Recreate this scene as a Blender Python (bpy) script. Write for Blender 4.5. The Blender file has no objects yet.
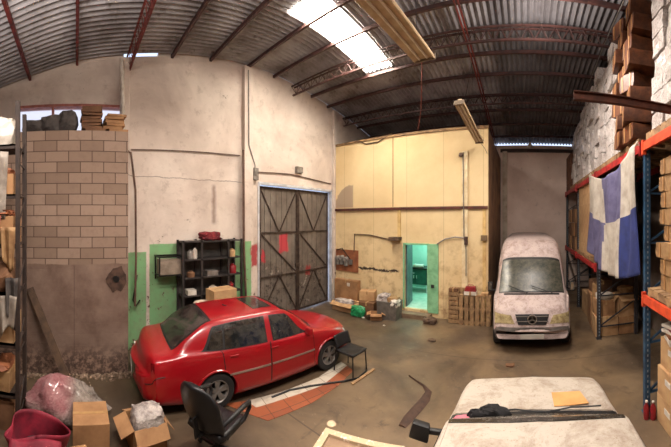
import bpy, bmesh, math, random
from mathutils import Vector, Matrix, Euler
random.seed(7)
PI = math.pi
sc = bpy.context.scene
COL = sc.collection
# ------------------------------------------------------------------ camera, world, light
F = 286.0; XC = 525.0; YC = 220.0; H = 3.0
cd = bpy.data.cameras.new('camera'); cam = bpy.data.objects.new('camera', cd); COL.objects.link(cam)
cd.type = 'PANO'
cd.panorama_type = 'CENTRAL_CYLINDRICAL'
cd.central_cylindrical_range_u_min = -335.5 / F
cd.central_cylindrical_range_u_max = 335.5 / F
cd.central_cylindrical_range_v_min = -(447 - YC) / F
cd.central_cylindrical_range_v_max = YC / F
cd.central_cylindrical_radius = 1.0
cam.location = (0, 0, H)
cam.rotation_euler = (PI / 2, 0, (XC - 335.5) / F)      # the warehouse axis is +Y
cd.clip_start = 0.02
sc.camera = cam
sc.view_settings.view_transform = 'Standard'; sc.view_settings.look = 'None'
sc.view_settings.gamma = 1.0; sc.view_settings.use_curve_mapping = False
sc.view_settings.exposure = 0.0
sc.cycles.use_denoising = True
sc.cycles.max_bounces = 8
w = bpy.data.worlds.new('sky'); sc.world = w; w.use_nodes = True
w.node_tree.nodes['Background'].inputs[0].default_value = (0.62, 0.74, 1.0, 1)
w.node_tree.nodes['Background'].inputs[1].default_value = 1.6

def area(name, loc, size, power, color, rot=(0, 0, 0)):
    l = bpy.data.lights.new(name, 'AREA'); l.shape = 'RECTANGLE'; l.size, l.size_y = size
    l.energy = power; l.color = color
    o = bpy.data.objects.new(name, l); COL.objects.link(o); o.location = loc; o.rotation_euler = rot
    return o
SKYLIGHT_STRENGTH = 50
WARM = (1.0, 0.90, 0.82)
UP = (PI, 0, 0)
area('tube_light_above_mezzanine', (-1.8, 0.4, 5.9), (0.3, 2.4), 300, WARM)
area('roof_fill_above_mezzanine', (-1.8, 0.4, 6.0), (0.3, 2.4), 260, WARM, UP)  # added up-facing fill that lifts the brightness of the roof sheets
area('tube_light_left_aisle', (-2.6, -1.4, 5.3), (0.3, 2.4), 25, WARM)
area('roof_fill_left_aisle', (-2.6, -1.4, 5.4), (0.3, 2.4), 120, WARM, UP)  # added fill aimed upward, brightens the left part of the roof
area('aisle_fill_light', (0.3, 4.6, 6.4), (0.3, 2.4), 260, WARM)  # added fill with no fitting of its own, brightens the rack side
area('roof_fill_over_aisle', (0.3, 4.6, 6.5), (0.3, 2.4), 110, WARM, UP)  # its upward copy, also added, to brighten the roof over the aisle
area('office_tube_light', (-3.2, 10.4, 2.85), (1.2, 1.6), 75, (0.45, 1.0, 0.88))

# ------------------------------------------------------------------ pixel helpers (photo ray meets a real plane)
def th(px): return (px - XC) / F
def onX(px, py, X):
    t = th(px); r = X / math.sin(t); return Vector((X, r * math.cos(t), H + (YC - py) / F * r))
def onY(px, py, Y):
    t = th(px); r = Y / math.cos(t); return Vector((r * math.sin(t), Y, H + (YC - py) / F * r))
def onZ(px, py, z=0.0):
    t = th(px); r = (H - z) * F / (py - YC); return Vector((r * math.sin(t), r * math.cos(t), z))

# ------------------------------------------------------------------ materials
def srgb(c): return tuple(((x / 255) / 12.92 if x / 255 <= 0.04045 else ((x / 255 + 0.055) / 1.055) ** 2.4) for x in c) + (1,)
class NT:
    def __init__(s, name):
        m = bpy.data.materials.new(name); m.use_nodes = True; s.m = m; s.t = m.node_tree; s.n = s.t.nodes; s.l = s.t.links
        s.b = s.n['Principled BSDF']
    def node(s, typ, **kw):
        n = s.n.new(typ)
        for k, v in kw.items(): setattr(n, k, v)
        return n
    def link(s, a, b): s.l.new(a, b)
    def pos(s):
        return s.node('ShaderNodeNewGeometry').outputs['Position']
    def obj(s):
        return s.node('ShaderNodeTexCoord').outputs['Object']
    def noise(s, vec, scale, detail=4, rough=0.6, dist=0.0):
        n = s.node('ShaderNodeTexNoise'); n.inputs['Scale'].default_value = scale; n.inputs['Detail'].default_value = detail
        n.inputs['Roughness'].default_value = rough; n.inputs['Distortion'].default_value = dist
        s.link(vec, n.inputs['Vector']); return n.outputs['Fac']
    def ramp(s, fac, a, b):
        n = s.node('ShaderNodeMapRange'); n.inputs['From Min'].default_value = a; n.inputs['From Max'].default_value = b
        n.clamp = True; s.link(fac, n.inputs['Value']); return n.outputs['Result']
    def math(s, op, a, b=None):
        n = s.node('ShaderNodeMath', operation=op)
        for i, v in enumerate((a, b)):
            if v is None: continue
            if isinstance(v, (int, float)): n.inputs[i].default_value = v
            else: s.link(v, n.inputs[i])
        return n.outputs[0]
    def mix(s, fac, a, b):
        n = s.node('ShaderNodeMix', data_type='RGBA')
        if isinstance(fac, (int, float)): n.inputs[0].default_value = fac
        else: s.link(fac, n.inputs[0])
        for i, v in ((6, a), (7, b)):
            if isinstance(v, tuple): n.inputs[i].default_value = v
            else: s.link(v, n.inputs[i])
        return n.outputs[2]
    def bump(s, h, strength=0.3, dist=0.02):
        n = s.node('ShaderNodeBump'); n.inputs['Strength'].default_value = strength; n.inputs['Distance'].default_value = dist
        s.link(h, n.inputs['Height']); s.link(n.outputs[0], s.b.inputs['Normal'])
    def col(s, c):
        if isinstance(c, tuple): s.b.inputs['Base Color'].default_value = c
        else: s.link(c, s.b.inputs['Base Color'])
    def xyz(s, vec):
        n = s.node('ShaderNodeSeparateXYZ'); s.link(vec, n.inputs[0]); return n.outputs
    def box_mask(s, xyz, y0, y1, z0, z1, soft=0.03, wob=None):
        y, z = xyz[1], xyz[2]
        if wob is not None:
            y = s.math('ADD', y, wob); z = s.math('ADD', z, wob)
        a = s.ramp(y, y0 - soft, y0 + soft); b = s.ramp(y, y1 + soft, y1 - soft)
        c = s.ramp(z, z0 - soft, z0 + soft); d = s.ramp(z, z1 + soft, z1 - soft)
        return s.math('MULTIPLY', s.math('MULTIPLY', a, b), s.math('MULTIPLY', c, d))
MC = {}
def mat(name, c, c2=None, scale=6, rough=0.7, metal=0.0, bump=0.0, lo=0.4, hi=0.65, coat=0.0, spec=None, obj=True):
    if name in MC: return MC[name]
    t = NT(name); v = t.obj() if obj else t.pos()
    a = srgb(c); b_ = srgb(c2) if c2 else tuple(x * 0.8 for x in a[:3]) + (1,)
    n = t.noise(v, scale, 6)
    t.col(t.mix(t.ramp(n, lo, hi), a, b_))
    t.b.inputs['Roughness'].default_value = rough; t.b.inputs['Metallic'].default_value = metal
    if coat: t.b.inputs['Coat Weight'].default_value = coat; t.b.inputs['Coat Roughness'].default_value = 0.08
    if spec is not None: t.b.inputs['Specular IOR Level'].default_value = spec
    if bump: t.bump(t.noise(v, scale * 4, 3), bump, 0.01)
    MC[name] = t.m; return t.m
def emis(name, c, s):
    if name in MC: return MC[name]
    t = NT(name); t.b.inputs['Base Color'].default_value = srgb(c)
    t.b.inputs['Emission Color'].default_value = srgb(c); t.b.inputs['Emission Strength'].default_value = s
    MC[name] = t.m; return t.m

# ------------------------------------------------------------------ mesh builder
class B:
    def __init__(s): s.bm = bmesh.new(); s.mi = 0
    def _f(s, vs):
        try:
            f = s.bm.faces.new(vs); f.material_index = s.mi; return f
        except ValueError: return None
    def box(s, c, size, r=(0, 0, 0), taper=1.0):
        R = Euler(r).to_matrix(); c = Vector(c); v = []
        for k in (-1, 1):
            for i, j in ((-1, -1), (1, -1), (1, 1), (-1, 1)):
                q = taper if k > 0 else 1.0
                v.append(s.bm.verts.new(c + R @ Vector((i * size[0] / 2 * q, j * size[1] / 2 * q, k * size[2] / 2))))
        for q in ((3, 2, 1, 0), (4, 5, 6, 7), (0, 1, 5, 4), (1, 2, 6, 5), (2, 3, 7, 6), (3, 0, 4, 7)): s._f([v[i] for i in q])
        return s
    def bb(s, x0, x1, y0, y1, z0, z1):
        return s.box(((x0 + x1) / 2, (y0 + y1) / 2, (z0 + z1) / 2), (x1 - x0, y1 - y0, z1 - z0))
    def bar(s, a, b, w, h=None, up=(0, 0, 1)):
        a, b = Vector(a), Vector(b); h = h or w; d = (b - a); L = d.length
        if L < 1e-6: return s
        d.normalize(); u = Vector(up)
        if abs(d.dot(u)) > 0.98: u = Vector((1, 0, 0))
        x = d.cross(u).normalized(); z = x.cross(d)
        v = []
        for p in (a, b):
            for i, j in ((-1, -1), (1, -1), (1, 1), (-1, 1)): v.append(s.bm.verts.new(p + x * i * w / 2 + z * j * h / 2))
        for q in ((0, 1, 2, 3), (7, 6, 5, 4), (4, 5, 1, 0), (5, 6, 2, 1), (6, 7, 3, 2), (7, 4, 0, 3)): s._f([v[i] for i in q])
        return s
    def tube(s, pts, r, n=8, caps=True):
        pts = [Vector(p) for p in pts]; rings = []
        rr = r if isinstance(r, (list, tuple)) else [r] * len(pts)
        prev = None
        for i, p in enumerate(pts):
            d = (pts[min(i + 1, len(pts) - 1)] - pts[max(i - 1, 0)])
            if d.length < 1e-9: d = Vector((0, 0, 1))
            d.normalize()
            if prev is None:
                u = Vector((0, 0, 1)) if abs(d.z) < 0.9 else Vector((1, 0, 0)); x = d.cross(u).normalized()
            else:
                x = (prev - d * prev.dot(d)); x = x.normalized() if x.length > 1e-6 else d.orthogonal().normalized()
            prev = x; y = d.cross(x)
            rings.append([s.bm.verts.new(p + (x * math.cos(2 * PI * k / n) + y * math.sin(2 * PI * k / n)) * rr[i]) for k in range(n)])
        for a, b in zip(rings, rings[1:]):
            for k in range(n): s._f([a[k], a[(k + 1) % n], b[(k + 1) % n], b[k]])
        if caps: s._f(rings[0][::-1]); s._f(rings[-1])
        return s
    def cyl(s, a, b, r, n=16, r2=None): return s.tube([a, b], [r, r if r2 is None else r2], n)
    def lathe(s, prof, axis='Z', c=(0, 0, 0), n=24):
        c = Vector(c); rings = []
        for r, h in prof:
            ring = []
            for k in range(n):
                a = 2 * PI * k / n; u, v = r * math.cos(a), r * math.sin(a)
                p = {'Z': (u, v, h), 'X': (h, u, v), 'Y': (v, h, u)}[axis]
                ring.append(s.bm.verts.new(c + Vector(p)))
            rings.append(ring)
        for a, b in zip(rings, rings[1:]):
            for k in range(n): s._f([a[k], a[(k + 1) % n], b[(k + 1) % n], b[k]])
        if prof[0][0] > 1e-5: s._f(rings[0][::-1])
        if prof[-1][0] > 1e-5: s._f(rings[-1])
        return s
    def grid(s, fn, nu, nv, flip=False):
        g = [[s.bm.verts.new(fn(i / nu, j / nv)) for j in range(nv + 1)] for i in range(nu + 1)]
        for i in range(nu):
            for j in range(nv):
                q = [g[i][j], g[i + 1][j], g[i + 1][j + 1], g[i][j + 1]]
                s._f(q[::-1] if flip else q)
        return g
    def poly(s, pts, th_, axis):
        """prism: outline pts (Vector) extruded by the vector th_"""
        a = [s.bm.verts.new(Vector(p)) for p in pts]; b = [s.bm.verts.new(Vector(p) + Vector(th_)) for p in pts]
        s._f(a[::-1]); s._f(b); n = len(a)
        for k in range(n): s._f([a[k], a[(k + 1) % n], b[(k + 1) % n], b[k]])
        return s
    def jitter(s, amt, seed=0, cuts=0):
        if cuts: bmesh.ops.subdivide_edges(s.bm, edges=s.bm.edges[:], cuts=cuts, use_grid_fill=True)
        rnd = random.Random(seed)
        for v in s.bm.verts: v.co += Vector((rnd.uniform(-1, 1), rnd.uniform(-1, 1), rnd.uniform(-1, 1))) * amt
        return s
    def build(s, name, m, parent=None, loc=None, rot=None, bevel=0.0, smooth=False, solid=0.0):
        me = bpy.data.meshes.new(name)
        bmesh.ops.recalc_face_normals(s.bm, faces=s.bm.faces[:])
        if bevel:
            es = [e for e in s.bm.edges if len(e.link_faces) == 2 and e.calc_face_angle(0) > 0.6]
            bmesh.ops.bevel(s.bm, geom=es, offset=bevel, segments=2, affect='EDGES', profile=0.6, clamp_overlap=True)
        s.bm.to_mesh(me); s.bm.free()
        for mm in (m if isinstance(m, (list, tuple)) else [m]): me.materials.append(mm)
        if smooth:
            me.shade_smooth()
            try: me.set_sharp_from_angle(angle=0.7)
            except Exception: pass
        o = bpy.data.objects.new(name, me); COL.objects.link(o)
        if parent: o.parent = parent
        if loc is not None: o.location = loc
        if rot is not None: o.rotation_euler = rot if isinstance(rot, (tuple, list)) else (0, 0, rot)
        if solid:
            md = o.modifiers.new('thickness', 'SOLIDIFY'); md.thickness = solid
        return o
def tag(o, label, cat, group=None, kind=None):
    o['label'] = label; o['category'] = cat
    if group: o['group'] = group
    if kind: o['kind'] = kind
    return o
def struct(o): o['kind'] = 'structure'; return o
def thing(name, label, cat, loc=(0, 0, 0), rotz=0, group=None):
    o = bpy.data.objects.new(name, None); COL.objects.link(o); o.location = loc
    o.rotation_euler = rotz if isinstance(rotz, tuple) else (0, 0, rotz)
    o.empty_display_size = 0.1
    return tag(o, label, cat, group)
def copy_tree(o, parent=None):
    c = o.copy(); COL.objects.link(c)
    if parent: c.parent = parent
    for ch in list(o.children): copy_tree(ch, c)
    return c
def pchip(xs, ys, x):
    n = len(xs)
    if x <= xs[0]: return ys[0]
    if x >= xs[-1]: return ys[-1]
    h = [xs[i + 1] - xs[i] for i in range(n - 1)]; d = [(ys[i + 1] - ys[i]) / h[i] for i in range(n - 1)]
    def m(i):
        if i == 0: return d[0]
        if i == n - 1: return d[-1]
        if d[i - 1] * d[i] <= 0: return 0.0
        w1 = 2 * h[i] + h[i - 1]; w2 = h[i] + 2 * h[i - 1]
        return (w1 + w2) / (w1 / d[i - 1] + w2 / d[i])
    i = 0
    while x > xs[i + 1]: i += 1
    t = (x - xs[i]) / h[i]; a, b = m(i), m(i + 1)
    return ((2 * t ** 3 - 3 * t ** 2 + 1) * ys[i] + (t ** 3 - 2 * t ** 2 + t) * h[i] * a + (-2 * t ** 3 + 3 * t ** 2) * ys[i + 1] + (t ** 3 - t ** 2) * h[i] * b)

# ================================================================== STRUCTURE
WX = -6.6; FY = 12.6; BY = -4.0; RX = 3.4; OY = 8.34; OX = -1.08; OZ = 5.72
RP = [(-4, 5.45), (-2.5, 5.95), (-1.06, 6.36), (0, 6.66), (1.03, 6.85), (2.34, 7.06), (3.3, 7.2), (4.56, 7.33), (5.4, 7.35), (6.5, 7.3), (7.63, 7.19), (9, 7.02), (10.5, 6.8), (12.6, 6.42), (13.2, 6.3)]
def rz(y): return pchip([p[0] for p in RP], [p[1] for p in RP], y)

# --- floor
t = NT('stained_concrete_floor'); v = t.pos()
c = t.mix(t.ramp(t.noise(v, 0.55, 5, 0.6, 0.6), 0.38, 0.62), srgb((120, 99, 74)), srgb((78, 63, 48)))
c = t.mix(t.ramp(t.noise(v, 2.3, 7, 0.7, 1.0), 0.55, 0.75), c, srgb((60, 48, 37)))
c = t.mix(t.ramp(t.noise(v, 9, 5, 0.7), 0.62, 0.78), c, srgb((140, 124, 102)))
sep = t.xyz(v)
# oily, darker ground under the cars and towards the near left corner
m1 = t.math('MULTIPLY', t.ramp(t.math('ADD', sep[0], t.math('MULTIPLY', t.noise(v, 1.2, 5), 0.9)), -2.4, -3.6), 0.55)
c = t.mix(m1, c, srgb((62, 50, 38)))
# joints
jx = t.math('LESS_THAN', t.math('ABSOLUTE', t.math('SUBTRACT', t.math('MODULO', t.math('ADD', sep[1], 20.2), 3.1), 1.5)), 0.012)
c = t.mix(t.math('MULTIPLY', jx, 0.6), c, srgb((45, 34, 26)))
t.col(c)
rg = t.ramp(t.noise(v, 1.1, 4), 0.35, 0.65)
t.link(t.math('ADD', t.math('MULTIPLY', rg, 0.35), 0.38), t.b.inputs['Roughness'])
t.bump(t.noise(v, 14, 5), 0.25, 0.01)
b = B(); b.bb(WX - .3, RX + .3, BY - .3, FY + .3, -0.1, 0); struct(b.build('floor', t.m))

# --- roof: corrugated sheet
t = NT('corrugated_roof_sheet'); v = t.pos()
c = t.mix(t.ramp(t.noise(v, 0.9, 6, 0.65), 0.35, 0.65), srgb((176, 174, 178)), srgb((112, 106, 106)))
c = t.mix(t.ramp(t.noise(v, 3.5, 6, 0.7), 0.58, 0.75), c, srgb((72, 56, 50)))
sep = t.xyz(v)
# base colour darkens toward the right
c = t.mix(t.math('MULTIPLY', t.ramp(sep[0], -0.9, -0.7), 0.62), c, srgb((50, 47, 50)))
t.col(c); t.b.inputs['Roughness'].default_value = 0.6; t.b.inputs['Metallic'].default_value = 0.1
PER = 0.135
def corr(x): return 0.036 * math.sin(2 * PI * x / PER)
SK = (-4.32, -3.52, 4.0, 7.0)          # skylight sheet x0 x1 y0 y1
xs = []; x = WX
while x < RX + 0.001: xs.append(x); x += PER / 6
ys = [BY + (FY + 0.14 - BY) * i / 44 for i in range(45)]
ys = sorted(set(ys + [SK[2], SK[3]]))
b = B(); g = [[b.bm.verts.new((x, y, rz(y) + corr(x))) for y in ys] for x in xs]
for i in range(len(xs) - 1):
    for j in range(len(ys) - 1):
        mx, my = (xs[i] + xs[i + 1]) / 2, (ys[j] + ys[j + 1]) / 2
        if SK[0] < mx < SK[1] and SK[2] < my < SK[3]: continue
        b._f([g[i][j], g[i + 1][j], g[i + 1][j + 1], g[i][j + 1]])
struct(b.build('ceiling', t.m, smooth=True))
b = B(); sx = [x for x in xs if SK[0] - .05 < x < SK[1] + .05]
g = [[b.bm.verts.new((x, y, rz(y) + corr(x) + 0.004)) for y in ys if SK[2] - .1 < y < SK[3] + .1] for x in sx]
for i in range(len(g) - 1):
    for j in range(len(g[0]) - 1): b._f([g[i][j], g[i + 1][j], g[i + 1][j + 1], g[i][j + 1]])
struct(b.build('window_1', emis('translucent_skylight_sheet', (255, 246, 232), SKYLIGHT_STRENGTH), smooth=True))

# --- left wall with window and gate openings
GY0, GY1, GZ = 4.88, 8.2, 4.07
WY0, WY1, WZ0, WZ1 = -1.36, 1.12, 4.78, 5.64
t = NT('peeling_plaster'); v = t.pos(); s3 = t.xyz(v)
c = t.mix(t.ramp(t.noise(v, 0.7, 6, 0.6, 0.4), 0.35, 0.7), srgb((224, 210, 197)), srgb((184, 166, 153)))
c = t.mix(t.math('MULTIPLY', t.ramp(t.noise(v, 4.5, 7, 0.7), 0.55, 0.8), 0.6), c, srgb((140, 116, 98)))
wob = t.math('MULTIPLY', t.math('SUBTRACT', t.noise(v, 6, 5), 0.5), 0.22)
wob2 = t.math('MULTIPLY', t.math('SUBTRACT', t.noise(v, 2, 5), 0.5), 0.5)
grn = t.mix(t.ramp(t.noise(v, 3, 6, 0.7), 0.45, 0.7), srgb((124, 172, 120)), srgb((128, 146, 108)))
mk = t.box_mask(s3, 0.9, 1.66, -1, 2.24, 0.01, t.math('MULTIPLY', wob, 0.12))
c = t.mix(mk, c, grn)
mk = t.box_mask(s3, 1.74, 4.55, -1, 2.42, 0.01, t.math('MULTIPLY', wob, 0.12))
c = t.mix(mk, c, grn)
# flaked patches through to render
fl = t.ramp(t.noise(v, 1.6, 8, 0.75, 0.3), 0.665, 0.685)
c = t.mix(fl, c, srgb((118, 102, 88)))
fl2 = t.math('MULTIPLY', t.ramp(t.noise(v, 5, 8, 0.7), 0.60, 0.62), t.ramp(s3[2], 2.4, 1.2))
c = t.mix(fl2, c, srgb((96, 76, 62)))
# rust streak run down from a pipe hole
mk = t.box_mask(s3, 3.42, 3.50, 2.9, 3.9, 0.05, t.math('MULTIPLY', wob, 0.3))
c = t.mix(t.math('MULTIPLY', mk, 0.75), c, srgb((96, 52, 34)))
# red paint smears left of the gate
mk = t.box_mask(s3, 4.55, 4.86, 1.7, 2.3, 0.03, wob)
c = t.mix(mk, c, srgb((160, 66, 66)))
# horizontal cracks
cr = t.math('MULTIPLY', t.ramp(t.math('ABSOLUTE', t.math('SUBTRACT', t.math('ADD', s3[2], t.math('MULTIPLY', wob2, 0.3)), 4.03)), 0.014, 0.006), t.ramp(s3[1], 4.5, 4.2))
c = t.mix(t.math('MULTIPLY', cr, 0.6), c, srgb((84, 66, 56)))
t.col(c); t.b.inputs['Roughness'].default_value = 0.85
t.bump(t.noise(v, 8, 6, 0.7), 0.35, 0.02)
PLASTER = t.m
b = B(); T = 0.25
def wallpiece(y0, y1, z0, ztop=None):
    n = max(1, int((y1 - y0) / 0.4))
    for i in range(n):
        a, c_ = y0 + (y1 - y0) * i / n, y0 + (y1 - y0) * (i + 1) / n
        za, zb = (rz(a) + .02, rz(c_) + .02) if ztop is None else (ztop, ztop)
        if 1.3 < (a + c_) / 2 < 2.1 and ztop is None: za -= 0.08; zb -= 0.08
        q = [Vector((WX, a, z0)), Vector((WX, c_, z0)), Vector((WX, c_, zb)), Vector((WX, a, za))]
        b.poly(q, (-T, 0, 0), 0)
wallpiece(BY, WY0, -.05); wallpiece(WY0, WY1, -.05, WZ0); wallpiece(WY0, WY1, WZ1); wallpiece(WY1, GY0, -.05)
wallpiece(GY0, GY1, GZ); wallpiece(GY1, FY + .2, -.05)
bmesh.ops.remove_doubles(b.bm, verts=b.bm.verts[:], dist=1e-4)
struct(b.build('wall_left', PLASTER))

# --- far wall, right wall, back wall
t = NT('far_wall_plaster'); v = t.pos(); s3 = t.xyz(v)
c = t.mix(t.ramp(t.noise(v, 0.8, 6), 0.35, 0.7), srgb((236, 214, 200)), srgb((208, 182, 166)))
c = t.mix(t.math('MULTIPLY', t.ramp(t.noise(v, 5, 7), 0.58, 0.8), 0.5), c, srgb((110, 84, 70)))
t.col(c); t.b.inputs['Roughness'].default_value = 0.9; FAR = t.m
b = B(); b.bb(WX - .2, RX, FY, FY + .12, -.05, rz(FY) - 0.13); struct(b.build('wall_far', FAR))
dull = mat('unpainted_render', (120, 104, 92), (92, 78, 68), 1.2, 0.9, obj=False)
b = B()
for i in range(20):
    a, c_ = BY + (FY - BY) * i / 20, BY + (FY - BY) * (i + 1) / 20
    b.poly([Vector((RX, a, -.05)), Vector((RX, c_, -.05)), Vector((RX, c_, rz(c_) + .02)), Vector((RX, a, rz(a) + .02))], (.25, 0, 0), 0)
struct(b.build('wall_right', dull))
b = B(); b.bb(WX - .2, RX + .2, BY - .25, BY, -.05, rz(BY) + .03); struct(b.build('wall_back', dull))
# eave capping board on the far wall
b = B(); b.bb(OX, RX - .05, FY - .08, FY - .001, 5.98, 6.12); struct(b.build('trim_1', mat('dark_eave_board', (70, 56, 50), (50, 40, 36), 4)))
# pillars on the far wall
cream = mat('cream_paint', (205, 190, 170), (172, 152, 130), 3, 0.8)
b = B(); b.bb(-.98, -.78, FY - .16, FY, 0, 6.0); struct(b.build('trim_2', cream))

# --- pilasters on the left wall
def pil(y0, y1, d, z1, m, name):
    b = B(); b.bb(WX, WX + d, y0, y1, 0, z1); return struct(b.build(name, m, bevel=0.01))
y0, y1 = onX(120, 200, WX).y, onX(129, 200, WX).y
pil(1.02, 1.24, .10, rz(1.1) - .1, PLASTER, 'trim_3')
pil(onX(242, 100, WX).y, onX(250.5, 100, WX).y, .14, rz(4.4) - .1, PLASTER, 'trim_4')
pil(8.22, 8.33, .12, rz(8.3) - .08, PLASTER, 'trim_5')
# skirting rubble line at block wall foot comes later

# --- concrete block partition
t = NT('concrete_block_wall'); v = t.pos(); s3 = t.xyz(v)
cmb = t.node('ShaderNodeCombineXYZ')
t.link(t.math('ADD', s3[1], s3[0]), cmb.inputs[0]); t.link(t.math('ADD', s3[2], 0.05), cmb.inputs[1])
br = t.node('ShaderNodeTexBrick'); t.link(cmb.outputs[0], br.inputs['Vector'])
br.inputs['Scale'].default_value = 1.0; br.inputs['Brick Width'].default_value = 0.455; br.inputs['Row Height'].default_value = 0.209
br.inputs['Mortar Size'].default_value = 0.008; br.inputs['Mortar Smooth'].default_value = 0.25; br.inputs['Bias'].default_value = -0.1
br.inputs['Color1'].default_value = srgb((150, 127, 110)); br.inputs['Color2'].default_value = srgb((124, 102, 86)); br.inputs['Mortar'].default_value = srgb((70, 50, 40))
bc = t.mix(t.math('MULTIPLY', t.ramp(t.noise(v, 7, 7, 0.7), 0.5, 0.75), 0.45), br.outputs['Color'], srgb((112, 90, 78)))
pc = t.mix(t.ramp(t.noise(v, 1.6, 7, 0.65), 0.35, 0.65), srgb((134, 112, 98)), srgb((102, 80, 68)))
edge = t.ramp(t.math('ADD', s3[2], t.math('MULTIPLY', t.math('SUBTRACT', t.noise(v, 4, 4), 0.5), 0.08)), 2.13, 2.15)
c = t.mix(edge, pc, bc)
ln = t.math('MULTIPLY', t.ramp(t.math('ABSOLUTE', t.math('SUBTRACT', s3[1], -0.03)), 0.01, 0.004), t.ramp(s3[2], 2.12, 2.1))
c = t.mix(t.math('MULTIPLY', ln, 0.5), c, srgb((70, 50, 42)))
# damp crumbling foot
ft = t.ramp(t.math('ADD', s3[2], t.math('MULTIPLY', t.noise(v, 3, 5), 0.4)), 0.85, 0.45)
c = t.mix(t.math('MULTIPLY', ft, 0.75), c, t.mix(t.ramp(t.noise(v, 9, 6, 0.7), 0.45, 0.6), srgb((58, 40, 32)), srgb((150, 122, 104))))
t.col(c); t.b.inputs['Roughness'].default_value = 0.92
t.bump(t.math('ADD', t.math('MULTIPLY', br.outputs['Fac'], -0.6), t.math('MULTIPLY', t.noise(v, 20, 4), 0.5)), 0.5, 0.015)
BX = -5.55; BT = 4.74
b = B(); b.bb(BX - .15, BX, -2.3, 1.03, 0, BT); b.bb(WX + .001, BX - .15, .88, 1.03, 0, BT); b.bb(WX + .001, BX - .15, -2.3, .88, BT - .12, BT)
struct(b.build('wall_partition', t.m))

# --- window_2 in left wall above the partition
pink = mat('red_oxide_window_frame', (170, 100, 84), (130, 72, 60), 8, 0.6)
t = NT('dusty_frosted_pane'); t.b.inputs['Base Color'].default_value = srgb((240, 225, 215)); t.b.inputs['Transmission Weight'].default_value = 1.0
t.b.inputs['Roughness'].default_value = 0.6; t.b.inputs['IOR'].default_value = 1.1; PANE = t.m
b = B()
for z in (WZ0, WZ1): b.bb(WX - .18, WX + .03, WY0, WY1, z - .03, z + .03)
for y in (WY0, WY0 + .83, WY0 + 1.66, WY1): b.bb(WX - .18, WX + .025, y - .025, y + .025, WZ0, WZ1)
wf = struct(b.build('window_2', pink))
for k in range(3):
    b = B(); b.bb(WX - .09, WX - .085, WY0 + .83 * k + .03, WY0 + .83 * (k + 1) - .03, WZ0 + .03, WZ1 - .03); b.build('pane', PANE, wf)

# --- office block (ochre partition room)
t = NT('ochre_wall_paint'); v = t.pos(); s3 = t.xyz(v)
c = t.mix(t.ramp(t.noise(v, 0.8, 6, 0.6), 0.3, 0.75), srgb((228, 205, 160)), srgb((208, 180, 132)))
c = t.mix(t.math('MULTIPLY', t.ramp(t.noise(v, 3.5, 8, 0.7), 0.48, 0.72), t.ramp(s3[2], 3.2, 0.6)), c, srgb((150, 112, 74)))
wq = t.math('MULTIPLY', t.math('SUBTRACT', t.noise(v, 3, 5), 0.5), 0.35)
dq = t.math('SQRT', t.math('ADD', t.math('POWER', t.math('ADD', s3[0], 5.72), 2.0), t.math('POWER', t.math('SUBTRACT', s3[2], 3.45), 2.0)))
pq = t.math('MULTIPLY', t.math('MULTIPLY', t.ramp(t.math('ADD', dq, wq), .82, .78), t.ramp(s3[2], 3.42, 3.46)), t.ramp(s3[0], -5.70, -5.74))
c = t.mix(pq, c, srgb((168, 146, 122)))
wob = t.math('MULTIPLY', t.math('SUBTRACT', t.noise(v, 5, 6), 0.5), 0.3)
dm = t.math('MULTIPLY', t.ramp(t.math('ABSOLUTE', t.math('SUBTRACT', t.math('ADD', s3[2], wob), 1.33)), 0.05, 0.02), t.ramp(s3[0], -3.9, -4.0))
c = t.mix(dm, c, srgb((48, 34, 26)))
c = t.mix(t.ramp(t.noise(v, 2.2, 8, 0.8), 0.715, 0.73), c, srgb((88, 62, 44)))
for xx in (-6.1, -4.18, -2.55):
    pass
jx = t.math('LESS_THAN', t.math('ABSOLUTE', t.math('SUBTRACT', t.math('MODULO', t.math('ADD', s3[0], 20.13), 1.22), 0.61)), 0.006)
c = t.mix(t.math('MULTIPLY', jx, 0.45), c, srgb((120, 90, 60)))
# bare grey plaster patch high on the left
px = t.math('SUBTRACT', s3[0], -5.95); pz = t.math('SUBTRACT', s3[2], 3.85)
t.col(c); t.b.inputs['Roughness'].default_value = 0.8; t.bump(t.noise(v, 9, 5), 0.2, 0.01); OCH = t.m
DX0, DX1, DZ0, DZ1 = -3.74, -2.96, 0.2, 2.24
b = B(); q = .1
b.bb(WX + .001, DX0, OY, OY + q, 0, OZ); b.bb(DX1, OX, OY, OY + q, 0, OZ); b.bb(DX0, DX1, OY, OY + q, DZ1, OZ); b.bb(DX0, DX1, OY, OY + q, 0, DZ0)
struct(b.build('wall_office', OCH))
b = B(); b.bb(OX - .1, OX, OY + q, FY, 0, OZ - .02); struct(b.build('wall_office_side', mat('brown_side_wall', (138, 104, 72), (96, 68, 48), 1.5, 0.85, obj=False)))  # side wall in a browner, darker tone than the ochre front
b = B(); b.bb(WX + .001, OX - .1, OY + q, FY, OZ - .12, OZ - .04); struct(b.build('ceiling_office_deck', dull))
mint = mat('mint_room_paint', (205, 236, 222), (180, 222, 206), 2, 0.7, obj=False)
b = B(); b.bb(-5.2, OX - .1, OY + q, 11.2, 3.0, 3.05); struct(b.build('ceiling_office', mint))
b = B(); b.bb(-5.2, OX - .1, 11.2, 11.28, DZ0, 3.0); struct(b.build('wall_office_back', mint))
b = B(); b.bb(-5.28, -5.2, OY + q, 11.28, DZ0, 3.0); struct(b.build('wall_office_left', mint))
b = B(); b.bb(WX, OX - .1, OY + q, FY, 0, DZ0); struct(b.build('floor_office', mat('pale_green_tile', (190, 214, 196), (160, 190, 172), 5, 0.35, obj=False)))
b = B(); b.bb(DX0 - .1, DX1 + .15, OY - .3, OY, 0, .12); struct(b.build('trim_6', mat('worn_cement_step', (130, 108, 84), (96, 76, 58), 5, 0.85)))
brown = mat('dark_red_brown_timber', (92, 44, 32), (62, 30, 24), 5, 0.7)
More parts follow.
